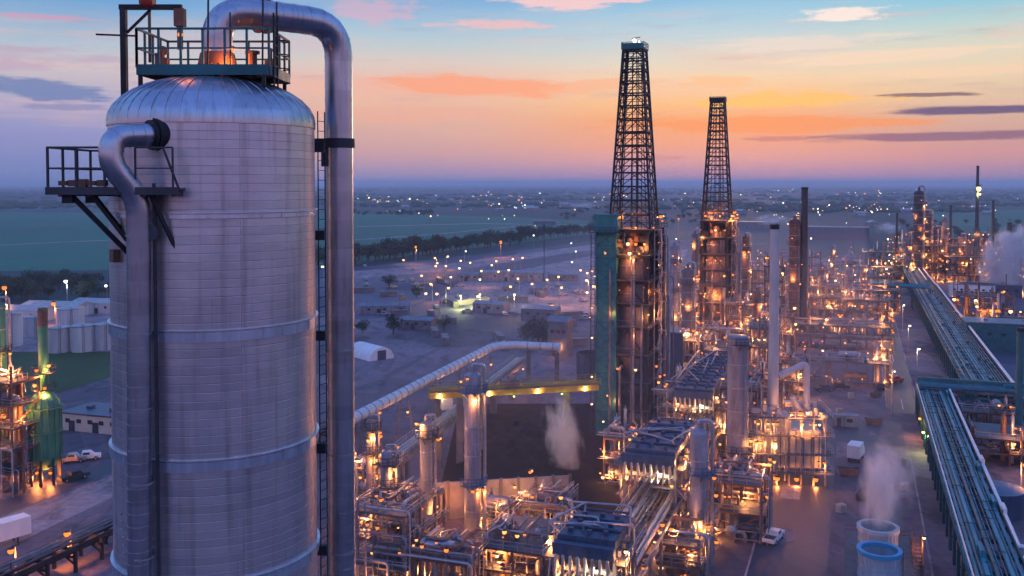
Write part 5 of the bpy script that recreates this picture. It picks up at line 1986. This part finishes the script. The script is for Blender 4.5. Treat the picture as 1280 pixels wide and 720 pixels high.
chimney("thin dark stack between the tallest far tower and the flare stack", 1189, 350, .9, .8, 40, "dark", Y=Yf + 40, plats=(12,))
fu = [(1118, 350, 22, 12), (1150, 352, 26, 16), (1182, 352, 24, 20), (1212, 356, 24, 15), (1244, 352, 22, 14), (1275, 348, 26, 12), (1165, 332, 30, 18), (1205, 330, 30, 18), (1135, 330, 24, 14), (1250, 330, 30, 13), (1230, 398, 20, 9), (1262, 425, 18, 8), (1095, 332, 30, 9), (1296, 372, 20, 12)]
wh = ["just left of the rack end", "under the tallest far tower", "under the slim lamplit far tower", "at the foot of the flare stack", "behind the big steam plume", "at the right edge beyond the plume", "behind the tallest far tower", "behind the flare stack", "behind the far rack end", "right of the flare stack, set back", "right of the far rack beside the plume", "right of the far rack near the right edge", "left of the far refinery by the lot", "at the far right edge"]
for i, (px, py, w, h) in enumerate(fu):
    plant_unit("far refinery structure " + wh[i], px, py, w, 16, h, 3 if h > 10 else 2, 300 + i, lamps=14, lit=5, energy=1300, pipes=5, drums=1, verts=5, frame=["dark", "rust", "steel"][i % 3], lr=(.22, .62), rail=False, dim=True, over=8, glow="amber" if i % 4 else "warmwhite")
for i, (px, py, w, h, c) in enumerate(((1262, 440, 26, 9, "tealdk"), (1215, 372, 20, 6, "white"), (1240, 372, 26, 6, "bluer"), (1045, 300, 60, 12, "bluer"), (948, 286, 46, 8, "steel"))):
    building(["dark teal block right of the far rack", "low white block left of the big plume", "low blue grey block under the big plume", "wide blue grey hall far beyond the dark smokestack", "long grey hall far beyond and left of the pale grey smokestack"][i], G(px, py), -PHI, w, w * .5, h, c, "roofdk", 0, 2, 6)
# objects at the right edge, near
chimney("tall green grey pole like stack cut by the right edge", 1279, 600, .75, .7, 24, "tealdk", Y=205, plats=())
o = thing("storage_tank", G(1243, 640), 0, "dark blue flat tank right of the near rack", "tank")
MB().lathe([(4.5, 0), (4.5, 4)], 32).build("shell", "bluer", o)
MB().lathe([(4.6, 4), (4.6, 4.15), (.01, 4.5)], 32).build("roof", "bluep", o)
plant_unit("rusty pipework structure right of the near rack", 1262, 585, 12, 12, 5.5, 2, 401, lamps=6, lit=3, energy=350, pipes=8, frame="rust")
lamp_post("yellow lamp post right of the near rack at the right edge", G(1276, 620), 6, "amber", .42, 900)
plant_unit("dark pipework structure under the crossing rack at the right", 1240, 545, 12, 9, 5, 1, 402, lamps=3, lit=2, energy=300, pipes=8, frame="rust")

# ================================================================== FAR TOWN
twn = thing("town_lamp", (0, 0, 0), 0, "tiny street lamp in the far town below the horizon", "street lamp", "far town street lamps")
variants = []
for glow, r, grp, lab in (("warmwhite", 1.6, "warm street lamps of the far town", "tiny warm white street lamp in the far town below the horizon"), ("coolwhite", 1.5, "white street lamps of the far town", "tiny cool white street lamp in the far town below the horizon"), ("amber", 1.8, "amber street lamps of the far town", "tiny amber street lamp in the far town below the horizon")):
    mb = MB().cyl((0, 0, 0), (0, 0, 11), .25, .15, 6, mi=1)
    mb.ball((0, 0, 12), r * .62, 6, 0)
    mb.ring((0, 0, 12.6), .1, r * .7, .3, 8, mi=1)
    variants.append((mb.mesh("street_lamp", [M[glow], M["dark"]]), grp, lab))
bpy.data.objects.remove(twn)
rr = random.Random(77)
cl = [(510, 254, 26, 3), (595, 254, 16, 4), (650, 262, 26, 5), (665, 250, 30, 6), (720, 258, 40, 8), (760, 250, 30, 4), (870, 262, 26, 10), (830, 250, 50, 6), (985, 242, 12, 2.5), (1045, 247, 26, 3), (1095, 247, 22, 4), (1075, 268, 22, 4), (960, 262, 40, 10), (1010, 275, 50, 10), (1110, 268, 40, 10), (1200, 262, 60, 8), (470, 255, 12, 2), (600, 276, 60, 8), (900, 300, 60, 12)]
for k in range(230):
    c = rr.choice(cl)
    row = rr.choice([-1.0, -.35, .2, .8])
    px = rr.gauss(c[0], c[2])
    py = max(238.5, c[1] + row * c[3] + (px - c[0]) * .03 * row + rr.gauss(0, .25)) if k % 3 else max(238.5, rr.gauss(c[1], c[3]))
    if px < 445 and px > 100:
        continue
    p = G(px, py)
    me, grp, lab = rr.choice([variants[0], variants[0], variants[1], variants[2], variants[2]])
    o = bpy.data.objects.new("street_lamp", me)
    COL.objects.link(o)
    o.location = p
    s = max(.55, min(2.4, p.y / 1500)) * rr.choice([.3, .4, .5, .6, .8, 1.1])
    o.scale = (s, s, max(.8, min(1.5, s)))
    tag(o, lab, "street lamp", grp)
hs = thing("town_house", G(660, 262), 0, "small pale building of the far town below the horizon", "house", "far town buildings")
MB().box((0, 0, 3), (22, 12, 6)).build("wall", "vessel", hs)
MB().add([(-11.5, -6.5, 6), (11.5, -6.5, 6), (11.5, 6.5, 6), (-11.5, 6.5, 6), (-11.5, 0, 9), (11.5, 0, 9)], [(0, 1, 5, 4), (2, 3, 4, 5), (0, 4, 3), (1, 2, 5), (3, 2, 1, 0)]).build("roof", "jacket", hs, smooth=False)
remember(hs)
for k in range(34):
    c = rr.choice(cl[:16])
    copy_thing(hs, G(rr.gauss(c[0], c[2] * 1.2), max(241, rr.gauss(c[1], c[3]) + 1)), rr.uniform(0, 3), rr.uniform(.5, 1.3))


# ================================================================== STEAM
def steam(label, name, c, size, dens, seed, scale, col=(.95, .93, .95), rot=(0, 0, 0), thr=.42):
    mb = MB().ball((0, 0, 0), 1.0, 10)
    o = mb.build(name, None if False else "white")
    o.data.materials.clear()
    m = bpy.data.materials.new(name + "_vapour")
    m.use_nodes = True
    nt = m.node_tree
    nt.nodes.clear()
    new, put, math_, mix, ramp, noise_, mapping = node_helpers(nt)
    out = new("ShaderNodeOutputMaterial")
    pv = new("ShaderNodeVolumePrincipled")
    nt.links.new(pv.outputs[0], out.inputs["Volume"])
    pv.inputs["Color"].default_value = col + (1,)
    pv.inputs["Anisotropy"].default_value = .2
    tc = new("ShaderNodeTexCoord")
    v = tc.outputs["Object"]
    ln = new("ShaderNodeVectorMath", operation="LENGTH")
    nt.links.new(v, ln.inputs[0])
    fall = math_("SUBTRACT", 1.0, ln.outputs["Value"], clamp=True)
    nz = noise_(mapping(v, (scale, scale, scale), (seed, seed * 2, 0)), 1.0, 4, .6)
    d = math_("MULTIPLY", math_("SUBTRACT", math_("ADD", nz, math_("MULTIPLY", fall, .45)), thr + .25, clamp=True), dens * 6)
    put(pv.inputs["Density"], math_("MULTIPLY", d, math_("MULTIPLY", fall, 2.0, clamp=True)))
    o.data.materials.append(m)
    m.cycles.volume_step_rate = 2.0 if hasattr(m.cycles, "volume_step_rate") else 1
    o.location = c
    o.scale = size
    o.rotation_euler = rot
    tag(o, label, "steam", None, "stuff")
    return o


ft = GR(121 + 15, 3.1, 9)
steam("white steam rising straight out of the rear fan stack", "steam_plume", ft + Vector((.2, .5, 4.5)), (3.0, 3.0, 7.5), .55, 1, 2.6, thr=.30)
steam("torn steam drifting away over the lane behind the fan stacks", "steam_plume", P(1112, 592, 152), (4.5, 9, 7), .1, 8, 2.6, rot=(R(-20), R(-10), 0), thr=.34)
c = P(1262, 352, 470)
steam("big white steam plume at the right edge beside the far refinery", "steam_plume", c + Vector((3, 0, 3)), (19, 15, 26), 2.2, 3, 2.6, thr=.27)
steam("pale steam rolling out of the coke pit by the dark leg", "steam_plume", G(703, 592) + Vector((0, 0, 7)), (4.5, 3, 9.5), .5, 4, 2.6, rot=(0, R(-10), 0), thr=.33)
c = P(965, 275, 1000)
steam("low steam bank far beyond the white smokestack", "steam_plume", c, (32, 14, 9), .09, 5, 2.5)
c = P(728, 257, 1900)
steam("long low steam streak before the far town left of the near derrick", "steam_plume", c, (62, 20, 9), .07, 6, 3)
c = P(1112, 285, 760)
steam("small steam puff left of the tallest far tower", "steam_plume", c, (16, 10, 8), .12, 7, 2.2)

# ================================================================== HAZE
hz = MB().box((0, 21000, 50), (94000, 52000, 102)).build("haze", "white", None, smooth=False)
hz.data.materials.clear()
hm = bpy.data.materials.new("evening_haze")
hm.use_nodes = True
hm.node_tree.nodes.clear()
ho = hm.node_tree.nodes.new("ShaderNodeOutputMaterial")
hv = hm.node_tree.nodes.new("ShaderNodeVolumePrincipled")
hv.inputs["Color"].default_value = (.78, .85, .95, 1)
hv.inputs["Density"].default_value = 0.00013
hv.inputs["Anisotropy"].default_value = 0.0
hm.node_tree.links.new(hv.outputs[0], ho.inputs["Volume"])
hz.data.materials.append(hm)
tag(hz, "thin blue evening haze lying over the whole plain", "haze", None, "stuff")

ms = MB().add([tuple(p) + (-.5,) for p in [(-34, 90), (38, 90), (235, 640), (70, 640), (-6, 300)]] + [tuple(p) + (34,) for p in [(-34, 90), (38, 90), (235, 640), (70, 640), (-6, 300)]],
               [(4, 3, 2, 1, 0), (5, 6, 7, 8, 9)] + [(i, (i + 1) % 5, 5 + (i + 1) % 5, 5 + i) for i in range(5)]).build("steam_mist", "white", None, smooth=False)
ms.data.materials.clear()
mm = bpy.data.materials.new("thin_steam_mist")
mm.use_nodes = True
mm.node_tree.nodes.clear()
mo = mm.node_tree.nodes.new("ShaderNodeOutputMaterial")
mv = mm.node_tree.nodes.new("ShaderNodeVolumePrincipled")
mv.inputs["Color"].default_value = (.92, .88, .95, 1)
mv.inputs["Density"].default_value = 0.0005
mm.node_tree.links.new(mv.outputs[0], mo.inputs["Volume"])
ms.data.materials.append(mm)
tag(ms, "thin steamy mist hanging low among the lamplit units", "mist", None, "stuff")

# ================================================================== SKY
SUN_AZ = R(13.0)      # to the right of the view axis
w = bpy.data.worlds.new("World")
scn.world = w
w.use_nodes = True
nt = w.node_tree
nt.nodes.clear()
new, put, math_, mix, ramp, noise_, mapping = node_helpers(nt)
out = new("ShaderNodeOutputWorld")
bg = new("ShaderNodeBackground")
nt.links.new(bg.outputs[0], out.inputs[0])
tc = new("ShaderNodeTexCoord")
sx = new("ShaderNodeSeparateXYZ")
nt.links.new(tc.outputs["Generated"], sx.inputs[0])
X_, Y_, Z_ = sx.outputs
az = math_("ARCTAN2", X_, Y_)
el = math_("ARCSINE", Z_)


def ty(y):
    return math.sqrt(max(0, (HZ - y) / F))


nz_big = noise_(mapping(tc.outputs["Generated"], (1.6, 1.6, 14)), 2.0, 5, .6)
warp = math_("MULTIPLY", math_("SUBTRACT", nz_big, .5), .02)
elw = math_("ADD", el, math_("MULTIPLY", warp, math_("MULTIPLY", el, 12.0, clamp=True)))
t = math_("SQRT", math_("MAXIMUM", elw, 0.0))
zen = [(.6, lin(95, 150, 210)), (.8, lin(70, 118, 190)), (1.0, lin(60, 105, 180))]


def rmp(st):
    return ramp(t, [(ty(y), lin(*c)) for y, c in st] + zen)


sunr = rmp([(229, (150, 135, 170)), (214, (182, 145, 168)), (198, (216, 158, 156)), (180, (234, 162, 134)), (150, (244, 168, 116)), (128, (248, 194, 138)), (104, (242, 210, 174)), (80, (224, 216, 200)), (50, (194, 212, 218)), (22, (156, 202, 226)), (0, (128, 186, 224))])
midr = rmp([(229, (145, 140, 180)), (214, (170, 148, 178)), (190, (206, 162, 164)), (160, (220, 174, 162)), (130, (234, 186, 164)), (105, (242, 184, 164)), (80, (220, 204, 196)), (55, (182, 204, 214)), (25, (150, 188, 220)), (0, (118, 170, 216))])
lefr = rmp([(229, (118, 132, 184)), (205, (126, 138, 192)), (175, (144, 148, 198)), (140, (166, 166, 204)), (115, (196, 184, 198)), (95, (206, 198, 202)), (70, (180, 196, 210)), (45, (148, 178, 210)), (20, (104, 162, 214)), (0, (84, 150, 208))])
rigr = rmp([(229, (145, 128, 162)), (214, (176, 140, 164)), (195, (206, 150, 152)), (180, (206, 156, 150)), (150, (212, 176, 158)), (125, (228, 198, 168)), (100, (236, 212, 180)), (75, (222, 216, 196)), (50, (186, 214, 212)), (22, (138, 200, 222)), (0, (102, 182, 222))])
bacr = ramp(t, [(0.0, lin(120, 100, 140)), (.16, lin(165, 125, 155)), (.28, lin(205, 150, 165)), (.42, lin(160, 155, 205)), (.6, lin(110, 150, 210)), (.8, lin(75, 120, 195)), (1.0, lin(60, 105, 180))])


def sstep(x, a, b):
    n = new("ShaderNodeMapRange", interpolation_type="SMOOTHSTEP")
    put(n.inputs["Value"], x)
    n.inputs["From Min"].default_value = a
    n.inputs["From Max"].default_value = b
    return n.outputs[0]


c = mix(sstep(az, -.42, -.14), lefr, midr)
c = mix(sstep(az, -.10, .17), c, sunr)
c = mix(sstep(az, .24, .46), c, rigr)
aa = math_("ABSOLUTE", az)
c = mix(sstep(aa, .7, 1.9), c, bacr)

# streaks of lit cirrus and a few darker bars
cv = new("ShaderNodeCombineXYZ")
put(cv.inputs[0], az)
put(cv.inputs[1], el)
st1 = noise_(mapping(cv.outputs[0], (2.2, 26, 1), (3, 1, 0)), 1.6, 6, .62)
st2 = noise_(mapping(cv.outputs[0], (6, 60, 1), (1, 4, 0)), 1.5, 5, .6)


def cloud(px, py, wx, wy, colr, amt, slope=0.0, rough=1.5, thr=.34):
    a0, e0 = math.atan((px - 640) / F), math.atan((HZ - py) / F)
    dx = math_("ADD", math_("DIVIDE", math_("SUBTRACT", az, a0), wx / F), math_("MULTIPLY", math_("SUBTRACT", st2, .5), 2.2))
    dy = math_("DIVIDE", math_("SUBTRACT", math_("SUBTRACT", math_("ADD", el, math_("MULTIPLY", math_("SUBTRACT", st1, .5), wy / F * 1.6)), e0), math_("MULTIPLY", math_("SUBTRACT", az, a0), slope)), wy / F)
    dd = math_("ADD", math_("MULTIPLY", dx, dx), math_("MULTIPLY", dy, dy))
    b = math_("EXPONENT", math_("MULTIPLY", dd, -1.0))
    n_ = noise_(mapping(cv.outputs[0], (F / wx * .9, F / wy * .45, 1), (px * .1, py * .1, 0)), 2.2, 5, .66)
    f = math_("ADD", b, math_("MULTIPLY", math_("SUBTRACT", n_, .5), rough))
    f = math_("MULTIPLY", sstep(f, thr, thr + .42), math_("MULTIPLY", sstep(b, .02, .25), amt))
    return f, lin(*colr)


clouds = [
    cloud(715, 4, 95, 13, (250, 205, 205), .9, .02),
    cloud(620, 32, 85, 7, (245, 190, 190), .75),
    cloud(470, 18, 60, 22, (225, 175, 195), .6),
    cloud(1050, 31, 62, 9, (250, 232, 224), 1.0),
    cloud(1130, 2, 90, 7, (235, 205, 215), .8),
    cloud(1010, 62, 130, 10, (236, 220, 208), .7),
    cloud(1110, 82, 170, 9, (248, 218, 190), .7),
    cloud(1190, 104, 130, 8, (248, 212, 180), .6),
    cloud(50, 43, 80, 3.5, (205, 160, 190), .8),
    cloud(40, 124, 95, 11, (100, 125, 180), .8, -.06),
    cloud(75, 142, 60, 5, (120, 132, 185), .6),
    cloud(590, 108, 130, 13, (252, 165, 128), .85, -.03),
    cloud(740, 108, 90, 9, (250, 176, 140), .6, .04),
    cloud(960, 128, 120, 12, (255, 196, 105), .85, -.01),
    cloud(890, 105, 60, 8, (253, 190, 140), .6),
    cloud(960, 158, 200, 13, (246, 150, 96), .8),
    cloud(500, 145, 170, 14, (238, 172, 150), .5),
    cloud(1155, 128, 68, 3.2, (120, 98, 112), .9, -.01),
    cloud(1225, 147, 110, 6, (98, 88, 128), 1.0, 0.0, .5, .3),
    cloud(1180, 176, 160, 6, (128, 96, 128), .9, 0.0, .7, .34),
    cloud(975, 176, 60, 4, (190, 120, 125), .7),
    cloud(820, 198, 40, 3, (185, 130, 140), .5),
    cloud(300, 60, 200, 14, (215, 190, 200), .4),
    cloud(-200, 90, 300, 30, (190, 160, 190), .6),
    cloud(1500, 70, 200, 20, (235, 205, 190), .6),
]
fst = math_("MULTIPLY", sstep(st1, .48, .72), math_("MULTIPLY", sstep(el, .02, .08), .42))
c = mix(fst, c, lin(238, 190, 175))
fst2 = math_("MULTIPLY", sstep(st2, .55, .75), math_("MULTIPLY", sstep(el, .01, .05), .22))
c = mix(fst2, c, lin(150, 130, 165))
for f, cc in clouds:
    c = mix(f, c, cc)
# below the horizon: dusky ground glow
c = mix(sstep(el, -.02, -.004), lin(62, 68, 100), c)
sky = new("ShaderNodeTexSky", sky_type="NISHITA")
sky.sun_disc = False
sky.sun_elevation = R(1.0)
sky.sun_rotation = SUN_AZ
c = mix(.008, c, sky.outputs[0], "ADD")
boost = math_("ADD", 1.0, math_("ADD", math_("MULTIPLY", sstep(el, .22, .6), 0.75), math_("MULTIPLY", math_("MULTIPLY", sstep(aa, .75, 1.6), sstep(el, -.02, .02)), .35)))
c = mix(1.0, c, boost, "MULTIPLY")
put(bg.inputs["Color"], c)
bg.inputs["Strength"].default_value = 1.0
w.cycles.sampling_method = "MANUAL"
w.cycles.sample_map_resolution = 512

sl = bpy.data.lights.new("sun", "SUN")
sl.energy = .45
sl.color = (1.0, .55, .32)
sl.angle = R(6)
so = bpy.data.objects.new("sun", sl)
COL.objects.link(so)
dvec = Vector((math.sin(SUN_AZ) * math.cos(R(3)), math.cos(SUN_AZ) * math.cos(R(3)), math.sin(R(3))))
so.rotation_euler = dvec.to_track_quat("Z", "Y").to_euler()

# ================================================================== RENDER SETTINGS
scn.render.engine = "CYCLES"
cy = scn.cycles
cy.use_denoising = True
cy.use_adaptive_sampling = True
cy.adaptive_threshold = 0.04
cy.adaptive_min_samples = 16
cy.max_bounces = 5
cy.diffuse_bounces = 2
cy.glossy_bounces = 3
cy.transmission_bounces = 2
cy.volume_bounces = 1
cy.transparent_max_bounces = 8
cy.sample_clamp_indirect = 4.0
cy.caustics_reflective = False
cy.caustics_refractive = False
cy.use_light_tree = True
cy.volume_step_rate = 2.0
cy.volume_max_steps = 128
vs_ = scn.view_settings
scn.display_settings.display_device = "sRGB"
vs_.view_transform = "Standard"
vs_.look = "None"
vs_.exposure = 0.0
vs_.gamma = 1.0
vs_.use_curve_mapping = False
